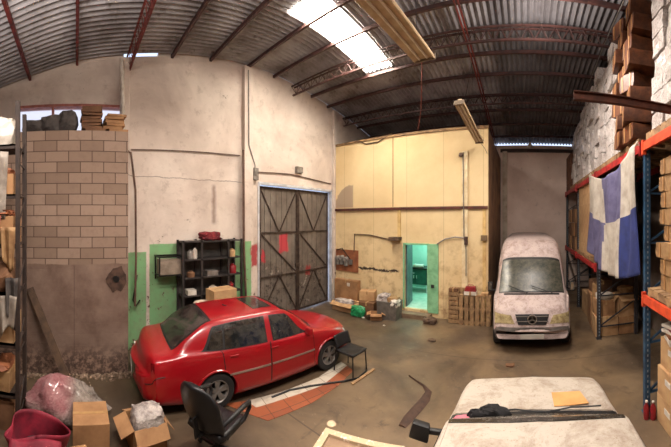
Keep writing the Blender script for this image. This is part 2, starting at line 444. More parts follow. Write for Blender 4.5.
b = B(); b.bb(WX + .02, OX - .01, OY - .07, OY, 3.33, 3.41); struct(b.build('trim_7', brown))
ochtrim = mat('ochre_batten', (214, 182, 122), (176, 140, 88), 4, 0.8)
for i, px in enumerate((354, 399.5, 484.5)):
    if i == 0: continue
    x = onY(px, 250, OY).x
    b = B(); b.bb(x - .05, x + .05, OY - .045, OY, 0.0 if i < 2 else 0, 3.33); 
    if i == 1:
        b.bm.clear(); b.bb(x - .05, x + .05, OY - .045, OY, 2.3, 3.33)
    struct(b.build('trim_%d' % (8 + i), ochtrim))
b = B(); x = onY(393, 170, OY).x; b.bb(x - .012, x + .012, OY - .015, OY, 3.42, OZ); struct(b.build('trim_11', mat('joint_strip', (150, 122, 82), None, 5)))
b = B(); b.bb(WX + .02, OX + .02, OY - .04, OY + .14, OZ - .02, OZ + .05); struct(b.build('trim_12', mat('wall_capping', (150, 118, 78), (96, 70, 48), 5)))
x = onY(465, 170, OY).x
b = B(); b.bb(x - .09, x + .09, OY - .05, OY, 0, 5.05); struct(b.build('trim_13', mat('pale_patch_board', (226, 208, 170), (204, 180, 138), 5)))

# --- office door
grp = mat('mint_green_paint', (140, 196, 150), (112, 168, 124), 5, 0.6)
steel = mat('bluish_grey_door_paint', (98, 112, 116), (74, 84, 88), 4, 0.45, 0.2)
d = thing('door_2', '', ''); del d['label']; del d['category']; d['kind'] = 'structure'; d.location = (DX0, OY, DZ0)
b = B(); b.bb(-.04, 0, -.03, .1, 0, 2.06); b.bb(DX1 - DX0, DX1 - DX0 + .04, -.03, .1, 0, 2.06); b.bb(-.04, DX1 - DX0 + .04, -.03, .1, 2.02, 2.07); b.build('door_frame', grp, d)
b = B(); b.box((-.03, .46, 1.0), (.045, .68, 1.98), (0, 0, .13)); lf = b.build('door_leaf', steel, d)
b = B(); b.cyl((-.05, .74, .98), (.03, .75, .98), .014); b.cyl((.03, .75, .98), (.04, .64, .98), .012); b.build('door_handle', mat('dull_steel', (150, 150, 150), None, 5, 0.35, 0.9), d)
b = B(); b.bb(DX1 + .03, DX1 + .36, OY - .035, OY - .001, .14, 2.26); p = struct(b.build('door_3', grp, bevel=.004))
b = B(); b.bb(DX1 + .13, DX1 + .23, OY - .05, OY - .035, .92, 1.02); b.build('latch_plate', mat('dull_steel2', (90, 96, 92), None, 5, .4, .7), p)

# --- sheet-metal gate
gm = NT('weathered_gate_sheet'); v = gm.pos(); s3 = gm.xyz(v)
c = gm.mix(gm.ramp(gm.noise(v, 1.2, 7, 0.65), 0.35, 0.65), srgb((128, 118, 108)), srgb((92, 82, 74)))
c = gm.mix(gm.math('MULTIPLY', gm.ramp(gm.noise(v, 5, 8, 0.75), 0.52, 0.62), gm.ramp(s3[2], 2.3, 1.0)), c, srgb((52, 42, 36)))
wob = gm.math('MULTIPLY', gm.math('SUBTRACT', gm.noise(v, 3.3, 5), 0.5), 0.6)
c = gm.mix(gm.box_mask(s3, 5.78, 6.12, 1.98, 2.55, .03, gm.math('MULTIPLY', wob, .5)), c, srgb((186, 66, 74)))
c = gm.mix(gm.box_mask(s3, 5.05, 5.22, 1.72, 2.1, .03, wob), c, srgb((186, 62, 70)))
c = gm.mix(gm.box_mask(s3, 6.95, 7.15, 1.1, 1.45, .03, wob), c, srgb((150, 62, 60)))
c = gm.mix(gm.math('MULTIPLY', gm.ramp(gm.noise(v, 2.4, 6, .7), .6, .64), gm.ramp(s3[2], 2.2, 1.4)), c, srgb((150, 142, 132)))
gm.col(c); gm.b.inputs['Roughness'].default_value = 0.6; gm.b.inputs['Metallic'].default_value = 0.2
rust = mat('rusty_dark_steel', (78, 62, 52), (50, 38, 32), 6, 0.7, 0.3)
gt = thing('door_1', '', ''); del gt['label']; del gt['category']; gt['kind'] = 'structure'; gt.location = (WX, 0, 0)
def gate_leaf(y0, y1):
    b = B(); n = int((y1 - y0) / .11)
    for i in range(n):
        a = y0 + (y1 - y0) * i / n; w_ = (y1 - y0) / n
        b.bb(-.10 - (.015 if i % 2 else 0), -.09 - (.015 if i % 2 else 0) + .004, a, a + w_ + .002, .04, GZ - .07)
    lf = b.build('gate_leaf', gm.m, gt)
    b = B(); s = -.07
    for z in (.1, 1.3, 2.62, GZ - .12): b.bar((s, y0 + .03, z), (s, y1 - .03, z), .035)
    for y in (y0 + .03, y1 - .03): b.bar((s, y, .06), (s, y, GZ - .08), .045)
    m_ = (y0 + y1) / 2
    b.bar((s, y0 + .05, GZ - .15), (s, m_, 2.62), .03); b.bar((s, m_, 2.62), (s, y1 - .05, GZ - .15), .03)
    b.bar((s, y0 + .05, 2.6), (s, y1 - .05, 1.32), .03); b.bar((s, m_, 1.3), (s, y1 - .05, .12), .03); b.bar((s, m_, 1.3), (s, y0 + .05, .12), .03)
    b.build('brace', rust, lf)
gate_leaf(GY0 + .1, (GY0 + GY1) / 2 - .01); gate_leaf((GY0 + GY1) / 2 + .01, GY1 - .12)
b = B(); b.cyl((-.05, 6.45, 1.0), (-.05, 6.45, 2.6), .014); b.box((-.04, 6.5, 1.55), (.05, .16, .1)); b.build('bolt', rust, gt)
alu = mat('pale_gate_frame', (214, 216, 222), (180, 182, 188), 4, 0.35, 0.3)
b = B(); b.bb(-.2, .035, GY0 + .0, GY1, GZ - .045, GZ + .03); b.bb(-.2, .035, GY1 - .07, GY1 + .01, 0, GZ); b.bb(-.2, .02, GY0 - .01, GY0 + .05, 0, GZ); b.build('gate_frame', alu, gt)

# --- roof framing
redp = mat('red_oxide_steel', (120, 46, 40), (80, 34, 30), 5, 0.6)
darkp = mat('dark_oxide_steel', (74, 44, 40), (50, 32, 30), 5, 0.6)
TR = [1.25, 6.25, 8.95]
k = 20
for y in (-3.0, -2.05, -1.06, .03, 2.3, 3.35, 4.5, 5.45, 7.1, 7.95, 9.9, 10.9, 11.9):
    b = B(); b.bb(WX + .02, RX - .02, y - .03, y + .03, rz(y) - .115, rz(y) - .035)
    struct(b.build('trim_%d' % k, redp if y < 0.5 else darkp)); k += 1
names = {1.25: 'red lattice roof truss above the block wall, nearest to the viewer', 6.25: 'dark lattice roof truss crossing the middle of the roof above the skylight end', 8.95: 'dark lattice roof truss just beyond the front wall of the ochre room'}
for y in TR:
    o = thing('roof_truss', names[y], 'truss', (WX + .02, y, rz(y) - .1))
    L = RX - WX - .04; zb = -.27
    b = B(); b.bar((0, -.06, 0), (L, -.06, 0), .035); b.bar((0, .06, 0), (L, .06, 0), .035); m_ = redp if y == 1.25 else darkp; b.build('top_chord', m_, o)
    b = B(); b.bar((0, 0, zb), (L, 0, zb), .045); b.build('bottom_chord', m_, o)
    b = B(); n = int(L / .3)
    for i in range(n):
        x0, x1 = L * i / n, L * (i + 1) / n; xm = (x0 + x1) / 2
        b.cyl((x0, -.06, 0), (xm, 0, zb), .009, 5); b.cyl((xm, 0, zb), (x1, -.06, 0), .009, 5); b.cyl((x0, .06, 0), (xm, 0, zb), .009, 5); b.cyl((xm, 0, zb), (x1, .06, 0), .009, 5)
    b.build('lacing', m_, o)
def roof_run(x, y0, y1, dz, n=24): return [(x, y0 + (y1 - y0) * i / n, rz(y0 + (y1 - y0) * i / n) - dz) for i in range(n + 1)]
o = thing('roof_arch', 'red twin-tube steel arch running the length of the roof', 'arch', (-1.3, 3, 7))
for dx, dz in ((-.035, .42), (.035, .42)):
    b = B(); b.tube([(dx, p[1] - 3, p[2] - 7) for p in roof_run(0, 1.3, FY - .05, .20)], .022, 8); b.build('tube', redp, o)
grey = mat('grey_conduit', (140, 134, 128), (110, 100, 92), 8, 0.5, 0.3)
b = B(); b.tube([(1.85, p[1], p[2]) for p in roof_run(0, 2.0, 12, .16)], .014, 6)
tag(b.build('conduit', grey), 'thin grey conduit running up the roof above the wrapped rack loads', 'pipe')
b = B(); b.tube([onY(418, 131, 8.3), onY(421, 110, 7.6), onY(422, 75, 6.3), onY(421, 35, 5.2)], .014, 6)
tag(b.build('hanging_rod', redp), 'thin red rod hanging from the roof to the top of the ochre wall', 'rod')

# ================================================================== VEHICLES
class Loft:
    """body skin: stations along length (y), each a half section of points (x, z)"""
    def __init__(s, st):
        s.st = st; s.nt = len(st); s.ns = len(st[0][1])
        s.ti = list(range(s.nt)); s.si = list(range(s.ns))
        s.cache = {}
    def row(s, k):
        return s.st[k]
    def p(s, t, q, side=1):
        t = min(max(t, 0), s.nt - 1); q = min(max(q, 0), s.ns - 1)
        key = round(q, 5)
        if key not in s.cache:
            xs = [pchip(s.si, [pt[0] for pt in r[1]], q) for r in s.st]; zs = [pchip(s.si, [pt[1] for pt in r[1]], q) for r in s.st]
            yo = [r[0] + pchip(s.si, r[2], q) for r in s.st]
            s.cache[key] = (xs, yo, zs)
        xs, yo, zs = s.cache[key]
        return Vector((side * pchip(s.ti, xs, t), pchip(s.ti, yo, t), pchip(s.ti, zs, t)))
    def n(s, t, q, side=1):
        e = .02; t = min(max(t, e), s.nt - 1 - e); q = min(max(q, e), s.ns - 1 - e)
        a = s.p(t + e, q) - s.p(t - e, q); b = s.p(t, q + e) - s.p(t, q - e)
        v = b.cross(a)
        if v.length < 1e-9: v = Vector((0, 0, 1))
        v.normalize(); c = s.p(t, q)
        if v.dot(c - Vector((0, c.y, .6))) < 0: v = -v
        return Vector((side * v.x, v.y, v.z))
    def mesh(s, ta=4, qa=3):
        b = B(); bm = b.bm; NTt, NQ = (s.nt - 1) * ta, (s.ns - 1) * qa
        rings = []
        for i in range(NTt + 1):
            r = []
            for j in range(NQ + 1): r.append(bm.verts.new(s.p(i / ta, j / qa)))
            for j in range(NQ - 1, 0, -1): r.append(bm.verts.new(s.p(i / ta, j / qa, -1)))
            rings.append(r)
        m = len(rings[0])
        for a, c in zip(rings, rings[1:]):
            for k in range(m): b._f([a[k], a[(k + 1) % m], c[(k + 1) % m], c[k]])
        b._f(rings[0]); b._f(rings[-1][::-1])
        return b
    def patch(s, corners, off, side=1, nu=10, nv=6, th_=.004, b=None):
        """corners (t,q)*4 in order; returns a thin panel lying on the skin"""
        b = b or B()
        def f(o):
            def g(u, v):
                (t0, q0), (t1, q1), (t2, q2), (t3, q3) = corners
                t = (1 - u) * (1 - v) * t0 + u * (1 - v) * t1 + u * v * t2 + (1 - u) * v * t3
                q = (1 - u) * (1 - v) * q0 + u * (1 - v) * q1 + u * v * q2 + (1 - u) * v * q3
                return s.p(t, q, side) + s.n(t, q, side) * o
            return g
        top = b.grid(f(off), nu, nv); bot = b.grid(f(off - th_), nu, nv, True)
        for i in range(nu):
            for (T_, B_) in ((top, bot),):
                b._f([T_[i][0], T_[i + 1][0], B_[i + 1][0], B_[i][0]]); b._f([T_[i][nv], T_[i + 1][nv], B_[i + 1][nv], B_[i][nv]])
        for j in range(nv):
            b._f([top[0][j], top[0][j + 1], bot[0][j + 1], bot[0][j]]); b._f([top[nu][j], top[nu][j + 1], bot[nu][j + 1], bot[nu][j]])
        return b
def S(y, zb, w, zm, pts, yo=None):
    """station: underside, sill, middle, then the given upper half-section points"""
    base = [(0, zb), (w * .90, zb), (w * .985, zb + .10), (w, zm)]
    n = len(base) + len(pts)
    return (y, base + pts, yo or [0] * n)
def apply_cut(o, cutters, keep=False):
    for c in cutters:
        md = o.modifiers.new('cut', 'BOOLEAN'); md.object = c; md.operation = 'DIFFERENCE'; md.solver = 'EXACT'
    bpy.context.view_layer.update()
    dg = bpy.context.evaluated_depsgraph_get(); me = bpy.data.meshes.new_from_object(o.evaluated_get(dg))
    o.modifiers.clear(); o.data = me; me.shade_smooth(); me.set_sharp_from_angle(angle=0.6)
    if not keep:
        for c in cutters: bpy.data.objects.remove(c)
tyre = mat('tyre_rubber', (34, 32, 31), (24, 22, 21), 8, 0.85)
alloy = mat('grey_alloy', (150, 146, 142), (120, 116, 110), 6, 0.4, 0.6)
blackp = mat('black_plastic', (26, 25, 26), (16, 16, 17), 6, 0.5)
def glassmat(name, c, rough=.06, dust=0.0, dc=(150, 140, 125)):
    t = NT(name); v = t.obj(); a = srgb(c)
    if dust:
        f = t.math('MULTIPLY', t.ramp(t.noise(v, 7, 7, .75), .4, .65), dust); t.col(t.mix(f, a, srgb(dc)))
        t.link(t.math('ADD', t.math('MULTIPLY', f, .6), rough), t.b.inputs['Roughness'])
    else:
        t.col(a); t.b.inputs['Roughness'].default_value = rough
    t.b.inputs['Specular IOR Level'].default_value = 0.7
    return t.m
def wheel(parent, x, y, r, wd, side, spokes=5, m=None, steer=0):
    w_ = bpy.data.objects.new('wheel', None)
    b = B(); hw = wd / 2
    b.lathe([(r * .60, -hw * .9), (r * .72, -hw), (r * .93, -hw * .95), (r, -hw * .7), (r, hw * .7), (r * .93, hw * .95), (r * .72, hw), (r * .60, hw * .9), (r * .60, -hw * .9)], 'X', n=36)
    ty = b.build('wheel', tyre, parent, (x, y, r), (0, 0, steer), smooth=True)
    b = B(); s = side
    b.lathe([(r * .6, s * -hw * .8), (r * .62, s * hw * .8), (r * .66, s * hw * .92), (r * .6, s * hw * .95), (r * .54, s * hw * .7), (r * .54, s * -hw * .8)], 'X', n=36)
    b.lathe([(0.001, s * hw * .75), (r * .13, s * hw * .75), (r * .16, s * hw * .5), (r * .16, s * hw * .1), (0.001, s * hw * .1)], 'X', n=16)
    for k in range(spokes):
        a = 2 * PI * k / spokes + .3
        for da in (-.16, .16):
            b.bar((s * hw * .55, math.cos(a) * r * .1, math.sin(a) * r * .1), (s * hw * .62, math.cos(a + da) * r * .58, math.sin(a + da) * r * .58), .045 * r / .3, .05 * r / .3, (1, 0, 0))
    b.build('rim', m or alloy, ty, smooth=True)
    b = B(); b.lathe([(0.001, s * hw * .0), (r * .54, s * hw * .0), (r * .54, s * -hw * .1), (.001, s * -hw * .1)], 'X', n=24); b.build('brake_disc', blackp, ty)
    return ty

# ---- red saloon
redpaint = NT('red_car_paint'); v = redpaint.obj()
redpaint.col(redpaint.mix(redpaint.math('MULTIPLY', redpaint.ramp(redpaint.noise(v, 3, 6, .7), .5, .8), .3), srgb((146, 4, 18)), srgb((120, 24, 32))))
redpaint.b.inputs['Roughness'].default_value = .32; redpaint.b.inputs['Coat Weight'].default_value = .6; redpaint.b.inputs['Coat Roughness'].default_value = .12
RED = redpaint.m
def deck(w, zb_, z0, crown=.03):
    """upper points where there is no cabin: shoulder, then deck"""
    return [(w * .985, zb_), (w * .93, zb_ + (z0 - zb_) * .45), (w * .86, zb_ + (z0 - zb_) * .75), (w * .74, z0), (w * .40, z0 + crown * .7), (0, z0 + crown)]
def cab(w, zbelt, wgb, zgb, wgt, zgt, wr, zr, zc):
    return [(w * .985, zbelt), (wgb, zgb), (wgt, zgt), (wr, zr), (wr * .55, zc - .008), (0, zc)]
bow = lambda a: [0, 0, 0, 0, 0, -a * .1, -a * .25, -a * .4, a * .35, a * .55]
st = [
 S(0.02, .30, .50, .46, deck(.49, .58, .60, .0), [0, .10, .06, 0, 0, 0, 0, 0, 0, 0]),
 S(0.00, .26, .70, .46, deck(.69, .62, .66, .0), [.0, .12, .12, .12, .12, .12, .1, .08, 0, -.04]),
 S(0.10, .22, .79, .48, deck(.77, .66, .70, .0), [0, .12, .14, .14, .12, .1, .08, .04, -.02, -.04]),
 S(0.15, .20, .82, .50, deck(.78, .80, .85, .02), [0, .1, .12, .12, .1, .08, .06, .02, -.02, -.03]),
 S(0.24, .19, .84, .52, deck(.79, .85, .925, .025), [0, .05, .06, .06, .05, .04, .02, 0, 0, 0]),
 S(0.72, .18, .855, .54, deck(.81, .895, .965, .03), [0] * 7 + [0, -.02, -.03]),                       # 5 rear glass base
 S(1.00, .17, .86, .54, cab(.825, .92, .76, .985, .70, 1.10, .62, 1.18, 1.22)),
 S(1.34, .17, .86, .54, cab(.83, .915, .79, .965, .64, 1.30, .54, 1.375, 1.405)),                    # 7 rear header
 S(1.75, .17, .86, .54, cab(.83, .91, .80, .95, .635, 1.345, .56, 1.405, 1.435)),
 S(2.15, .17, .86, .54, cab(.83, .90, .80, .94, .64, 1.35, .57, 1.41, 1.445)),                       # 9
 S(2.50, .17, .86, .54, cab(.83, .89, .79, .93, .64, 1.325, .57, 1.39, 1.425)),                      # 10 windscreen header
 S(2.85, .17, .86, .54, cab(.83, .88, .77, .92, .68, 1.10, .63, 1.17, 1.21)),
 S(3.20, .18, .855, .54, deck(.82, .86, .91, .03), [0] * 7 + [-.03, .03, .05]),                      # 12 cowl
 S(3.55, .19, .85, .53, deck(.81, .80, .87, .035)),
 S(3.95, .20, .82, .50, deck(.77, .70, .80, .04), [0, 0, 0, -.02, -.03, -.03, -.02, 0, .03, .04]),
 S(4.17, .22, .77, .46, deck(.71, .62, .72, .02), [0, -.05, -.08, -.08, -.08, -.07, -.05, -.02, .03, .05]),
 S(4.30, .24, .70, .42, deck(.62, .53, .58, .0), [0, -.1, -.12, -.12, -.1, -.08, -.06, -.02, .03, .04]),
 S(4.34, .28, .55, .40, deck(.52, .50, .53, .0), [-.03, -.08, -.1, -.1, -.1, -.08, -.06, -.02, .0, .0]),
]
RW, FW_, WR = 1.30, 3.68, .305
def remap(y):
    return pchip([0, .24, .72, 1.34, 2.15, 2.5, 3.2, 3.95, 4.34], [0, .26, .58, 1.28, 2.28, 2.66, 3.42, 4.1, 4.52], y)
st = [(remap(a), p_, o_) for a, p_, o_ in st]
def saloon():
    car = thing('car', 'red four-door saloon parked beside the green-dadoed left wall', 'car')
    L = Loft(st)
    body = L.mesh(5, 4).build('body', RED, car, smooth=True)
    cuts = []
    for y in (RW, FW_):
        b = B(); b.lathe([(.345, -1.0), (.345, -.55)], 'X', (0, y, WR), 28); cuts.append(b.build('c', tyre, car)); 
        b = B(); b.lathe([(.345, .55), (.345, 1.0)], 'X', (0, y, WR), 28); cuts.append(b.build('c', tyre, car))
    apply_cut(body, cuts, True)
    for y in (RW, FW_):
        for s in (-1, 1):
            wheel(car, s * .755, y, WR, .19, s, 5)
            b = B(); pts = []
            for k in range(17):
                a = PI * (-.06 + 1.12 * k / 16); pts.append((s * .855, y + .352 * math.cos(a), WR + .352 * math.sin(a)))
            b.tube(pts, .018, 6); b.build('arch_lip', RED, car, smooth=True)
    gl = glassmat('smoked_car_glass', (22, 24, 25), .06, .12)
    gd = glassmat('rear_glass', (30, 28, 28), .08, .3, (110, 84, 78))
    trim = mat('black_rubber_trim', (22, 20, 20), None, 8, .6)
    chrome = mat('chrome_strip', (190, 180, 172), None, 8, .3, .8)
    # rear glass (t 5..7, q 7..9 both sides), windscreen (t 10..12)
    def both(corners, off, th_=.004):
        b = B(); L.patch(corners, off, 1, 10, 8, th_, b); L.patch(corners, off, -1, 10, 8, th_, b); return b
    both([(5.02, 7.05), (7.02, 7.02), (7.02, 9), (5.02, 9)], .003).build('window_seal', trim, car)
    both([(5.12, 7.25), (6.93, 7.15), (6.93, 9), (5.12, 9)], .006).build('rear_window', gd, car, smooth=True)
    both([(10.03, 7.1), (11.95, 7.05), (11.95, 9), (10.03, 9)], .006).build('windscreen', gl, car, smooth=True)
    both([(8.75, 7.75), (9.75, 7.75), (9.75, 9), (8.75, 9)], .005).build('sunroof', glassmat('sunroof_glass', (46, 40, 38), .12), car, smooth=True)
    doors = []
    for s in (-1, 1):
        L.patch([(6.45, 4.97), (8.93, 4.97), (8.93, 6.08), (7.0, 6.08)], .004, s, 16, 8).build('window_seal', trim, car)
        L.patch([(9.2, 4.97), (11.4, 4.97), (10.15, 6.08), (9.16, 6.08)], .004, s, 16, 8).build('window_seal', trim, car)
        L.patch([(9.26, 5.08), (11.2, 5.08), (10.12, 5.98), (9.22, 5.98)], .008, s, 12, 6).build('side_window', gl, car, smooth=True)
        L.patch([(7.35, 5.08), (8.88, 5.08), (8.88, 5.98), (7.4, 5.98)], .008, s, 10, 6).build('side_window', gl, car, smooth=True)
        L.patch([(6.65, 5.12), (7.28, 5.1), (7.33, 5.95), (7.05, 5.95)], .008, s, 6, 6).build('quarter_window', gl, car, smooth=True)
        # doors
        for (ta, tb, tc, td) in ((9.08, 11.6, 11.5, 9.08), (7.45, 9.02, 9.02, 7.2)):
            L.patch([(ta - .03, 1.85), (tb + .03, 1.85), (tc + .04, 4.92), (td - .03, 4.92)], .0015, s, 16, 10, .003).build('door_gap', trim, car)
            dr = L.patch([(ta, 1.9), (tb, 1.9), (tc, 4.9), (td, 4.9)], .004, s, 16, 12, .003).build('door', RED, car, smooth=True)
            doors.append(dr); doors.append([o_ for o_ in car.children if o_.name.startswith('door_gap')][-1])
            hp = L.p(ta + .18, 4.0, s) - Vector((0, 0, .07)) + L.n(ta + .18, 3.8, s) * .02
            b = B(); b.box(hp + Vector((0, 0, .0)), (.03, .15, .028)); b.build('door_handle', RED, dr, bevel=.008)
            L.patch([(ta + .02, 3.02), (tb - .02, 3.02), (tb - .02, 3.10), (ta + .02, 3.10)], .014, s, 10, 1, .012).build('rub_strip', chrome, dr)
        # mirror
        m0 = L.p(11.2, 5.0, s); b = B(); b.box(m0 + Vector((s * .10, 0.0, .05)), (.2, .09, .13), taper=.8); b.build('wing_mirror', RED, car, bevel=.03, smooth=True)
        # tail lamps and head lamps
        L.patch([(2.45, 4.1), (3.35, 3.55), (3.9, 4.05), (3.1, 5.3)], .006, s, 8, 8).build('tail_lamp', mat('tail_lamp_red', (120, 14, 20), (70, 10, 14), 30, .15), car, smooth=True)
        L.patch([(14.6, 4.0), (15.7, 4.0), (15.8, 5.5), (14.6, 5.0)], .006, s, 8, 6).build('headlamp', mat('headlamp_clear', (190, 190, 186), (150, 150, 146), 10, .12), car, smooth=True)
        L.patch([(16.1, 7.3), (16.5, 7.3), (16.5, 9), (16.1, 9)], .006, s, 6, 6).build('grille', blackp, car)
    for d_ in doors: apply_cut(d_, cuts, True)
    for c_ in cuts: bpy.data.objects.remove(c_)
    # bumper line and boot edge
    b = B(); pts = [L.p(2.2, q, 1) + L.n(2.2, q, 1) * .004 for q in (3.3, 3.6)] 
    b.bm.clear()
    side = [L.p(t_ / 10, 3.35, 1) + Vector((.004, 0, 0)) for t_ in range(12, 47, 2)]
    b.tube(side, .006, 5); b.build('bumper_crease', trim, car)
    b = B(); b.box((0, -.03, .50), (.46, .012, .11)); b.build('number_plate', mat('plain_plate', (180, 174, 164), None, 5, .5), car)
    b = B(); b.cyl((0, .045, .86), (0, .025, .86), .045, 20); b.build('badge', chrome, car)
    b = B(); b.cyl((0, 1.82, 1.42), (0, 1.70, 1.47), .012, 6); b.build('aerial_stub', blackp, car)
    b = B(); b.bb(-.62, .62, .5, 3.9, .17, .24); b.build('underbody', blackp, car)
    return car
CAR = saloon()
CAR.scale = (.98, .98, .955)
CAR.location = (-4.96, 1.0, 0); CAR.rotation_euler = (0, 0, math.radians(-8.3))

# ---- delivery van at the far end, nose toward the viewer (local +y = nose)
def dusty(name, base, dirt, k=.8, sc_=5):
    t = NT(name); v = t.obj()
    n = t.math('MULTIPLY', t.ramp(t.noise(v, sc_, 9, .8, .4), .47, .62), k)
    n2 = t.ramp(t.noise(v, 38, 3, .7), .60, .68)
    c = t.mix(n, srgb(base), srgb(dirt)); c = t.mix(t.math('MULTIPLY', n2, .6), c, srgb(dirt))
    t.col(c); t.b.inputs['Roughness'].default_value = .6; return t.m
VANP = dusty('dusty_white_van_paint', (184, 166, 160), (116, 90, 80), .7)
def vs(y, zb, w, zm, zbelt, wbelt, zg, wg, zt, wt, zc, yo=None):
    return S(y, zb, w, zm, [(wbelt, zbelt), (wg + (wbelt - wg) * .8, zbelt + .03), (wg, zg), (wt, zt), (wt * .6, zc - .01), (0, zc)], yo)
bf = [-.05, -.1, -.12, -.12, -.12, -.12, -.1, -.07, -.01, 0]
vst = [
 vs(0.0, .30, .93, .8, 1.2, .93, 1.9, .90, 2.44, .72, 2.50),
 vs(3.0, .30, .93, .8, 1.2, .93, 1.9, .90, 2.44, .72, 2.50),
 vs(3.60, .30, .93, .8, 1.2, .93, 1.85, .89, 2.40, .71, 2.48),
 vs(3.95, .30, .93, .8, 1.22, .92, 1.72, .88, 2.24, .71, 2.36),
 vs(4.16, .30, .93, .8, 1.20, .92, 1.62, .86, 1.95, .75, 2.04, [0, 0, 0, 0, 0, 0, 0, 0, .03, .05]),      # 4 header
 vs(4.50, .30, .93, .8, 1.16, .92, 1.36, .86, 1.56, .78, 1.64, [0, 0, 0, 0, 0, 0, 0, 0, .06, .09]),
 vs(4.80, .30, .93, .8, 1.10, .92, 1.14, .86, 1.20, .80, 1.25, [0, 0, 0, -.02, -.03, -.02, -.02, 0, .07, .10]),    # 6 cowl
 vs(4.88, .30, .925, .78, 1.06, .91, 1.10, .85, 1.16, .79, 1.21, [0, 0, 0, -.02, -.03, -.02, -.02, 0, .07, .10]),
 vs(5.15, .31, .91, .74, .96, .88, 1.01, .82, 1.06, .76, 1.11, bf),
 vs(5.34, .32, .88, .68, .84, .85, .90, .80, .94, .74, .98, bf),
 vs(5.42, .33, .86, .58, .70, .83, .74, .79, .77, .72, .80, bf),
 vs(5.47, .34, .85, .50, .56, .82, .58, .78, .60, .70, .62, bf),
 vs(5.50, .34, .82, .44, .50, .80, .52, .76, .54, .68, .55, bf),
]
def van():
    o = thing('van', 'dusty white high-roof delivery van facing the viewer between the ochre room and the pallet racks', 'van')
    L = Loft(vst); body = L.mesh(5, 4).build('body', VANP, o, smooth=True)
    cuts = []
    for y in (1.1, 4.75):
        for s in (-1, 1):
            b = B(); b.lathe([(.40, s * 1.1), (.40, s * .6)], 'X', (0, y, .34), 28); cuts.append(b.build('c', tyre, o))
    apply_cut(body, cuts)
    for y in (1.1, 4.75):
        for s in (-1, 1): wheel(o, s * .82, y, .34, .2, s, 8, mat('steel_wheel', (120, 116, 110), None, 6, .6))
    wg = NT('dusty_windscreen'); v = wg.obj()
    f = wg.ramp(wg.noise(v, 9, 9, .8), .38, .62); c = wg.mix(f, srgb((26, 32, 26)), srgb((84, 80, 66)))
    sx_ = wg.xyz(v); f2 = wg.box_mask((None, sx_[0], sx_[2]), -.86, -.50, 1.0, 2.2, .04)
    wg.col(wg.mix(wg.math('MULTIPLY', f2, 0.0), c, c)); wg.b.inputs['Roughness'].default_value = .3
    b = B()
    for s in (-1, 1): L.patch([(4.05, 7.0), (5.98, 7.0), (5.98, 9), (4.05, 9)], .004, s, 14, 8, .004, b)
    b.build('windscreen_seal', mat('black_rubber_trim', (22, 20, 20)), o)
    b = B()
    for s in (-1, 1): L.patch([(4.2, 7.1), (5.85, 7.1), (5.85, 9), (4.2, 9)], .009, s, 14, 8, .004, b)
    b.build('windscreen', wg.m, o, smooth=True)
    gl = glassmat('van_side_glass', (36, 36, 34), .1, .4)
    for s in (-1, 1):
        L.patch([(3.0, 5.1), (5.6, 5.1), (4.3, 6.0), (3.0, 6.0)], .008, s, 10, 6).build('side_window', gl, o, smooth=True)
        L.patch([(2.6, 1.9), (6.4, 1.9), (6.2, 4.9), (2.6, 4.9)], .004, s, 12, 8).build('door', VANP, o, smooth=True)
        L.patch([(8.7, 4.05), (10.3, 3.6), (10.5, 8.1), (9.6, 7.9)], .010, s, 10, 8, .01).build('headlamp', mat('yellowed_headlamp', (176, 160, 118), (130, 112, 80), 12, .2), o, smooth=True)
        m_ = thing('x', '', '') if 0 else None
        b = B(); b.box((s * 1.05, 4.5, 1.30), (.12, .07, .24)); b.bar((s * .90, 4.5, 1.2), (s * 1.05, 4.5, 1.22), .04)
        mm = b.build('wing_mirror', blackp, o, bevel=.02, smooth=True)
        b = B(); b.box((s * 1.05, 4.538, 1.31), (.09, .01, .19)); b.build('mirror_glass', mat('mirror_dull', (170, 170, 166), None, 5, .1, .9), mm)
    b = B()
    for s in (-1, 1): L.patch([(6.15, 7.5), (6.85, 7.5), (6.85, 9), (6.15, 9)], .008, s, 4, 6, .01, b)
    b.build('air_intake', blackp, o)
    b = B()
    for s in (-1, 1): L.patch([(9.5, 8.15), (10.6, 8.3), (10.6, 9), (9.5, 9)], .012, s, 6, 6, .012, b)
    g_ = b.build('grille', blackp, o)
    b = B()
    gy = L.p(10, 9).y + .03; gz = .80
    for z in (gz - .05, gz + .06): b.bar((-.36, gy - .0, z), (.36, gy - .0, z), .014)
    b.build('grille_bar', mat('grille_grey', (120, 112, 104), None, 5, .5), g_)
    chrome = mat('chrome_strip', (190, 180, 172), None, 8, .3, .8)
    b = B(); b.lathe([(.085, -.008), (.105, -.008), (.105, .012), (.085, .012), (.085, -.008)], 'Y', (0, gy + .02, gz), 28)
    for k in range(3):
        a = PI / 2 + k * 2 * PI / 3; b.bar((0, gy + .02, gz), (math.cos(a) * .09, gy + .02, gz + math.sin(a) * .09), .022, .01, (0, 1, 0))
    b.build('star_badge', chrome, o)
    b = B()
    for s in (-1, 1): L.patch([(10.9, 1.2), (12, 1.2), (12, 9), (10.9, 9)], .012, s, 6, 30, .01, b)
    b.build('bumper', mat('grey_van_bumper', (92, 84, 78), (70, 62, 56), 8, .7), o, smooth=True)
    b = B(); b.bb(-.26, .26, 5.53, 5.545, .40, .50); b.build('number_plate', mat('plain_plate', (180, 174, 164)), o)
    for x0, x1 in ((-.5, .12), (.1, .66)):
        b = B(); b.tube([L.p(6.0, 9) + Vector((x0, .03, .0)), L.p(5.6, 8.6, 1) + Vector((x1 - .3, .05, .05))], .01, 5); b.build('wiper', blackp, o)
    b = B(); b.bb(-.8, .8, .3, 4.9, .28, .36); b.build('underbody', blackp, o)
    return o
VAN = van(); VAN.location = (.16, 6.28 + 5.5, 0); VAN.rotation_euler = (0, 0, PI)

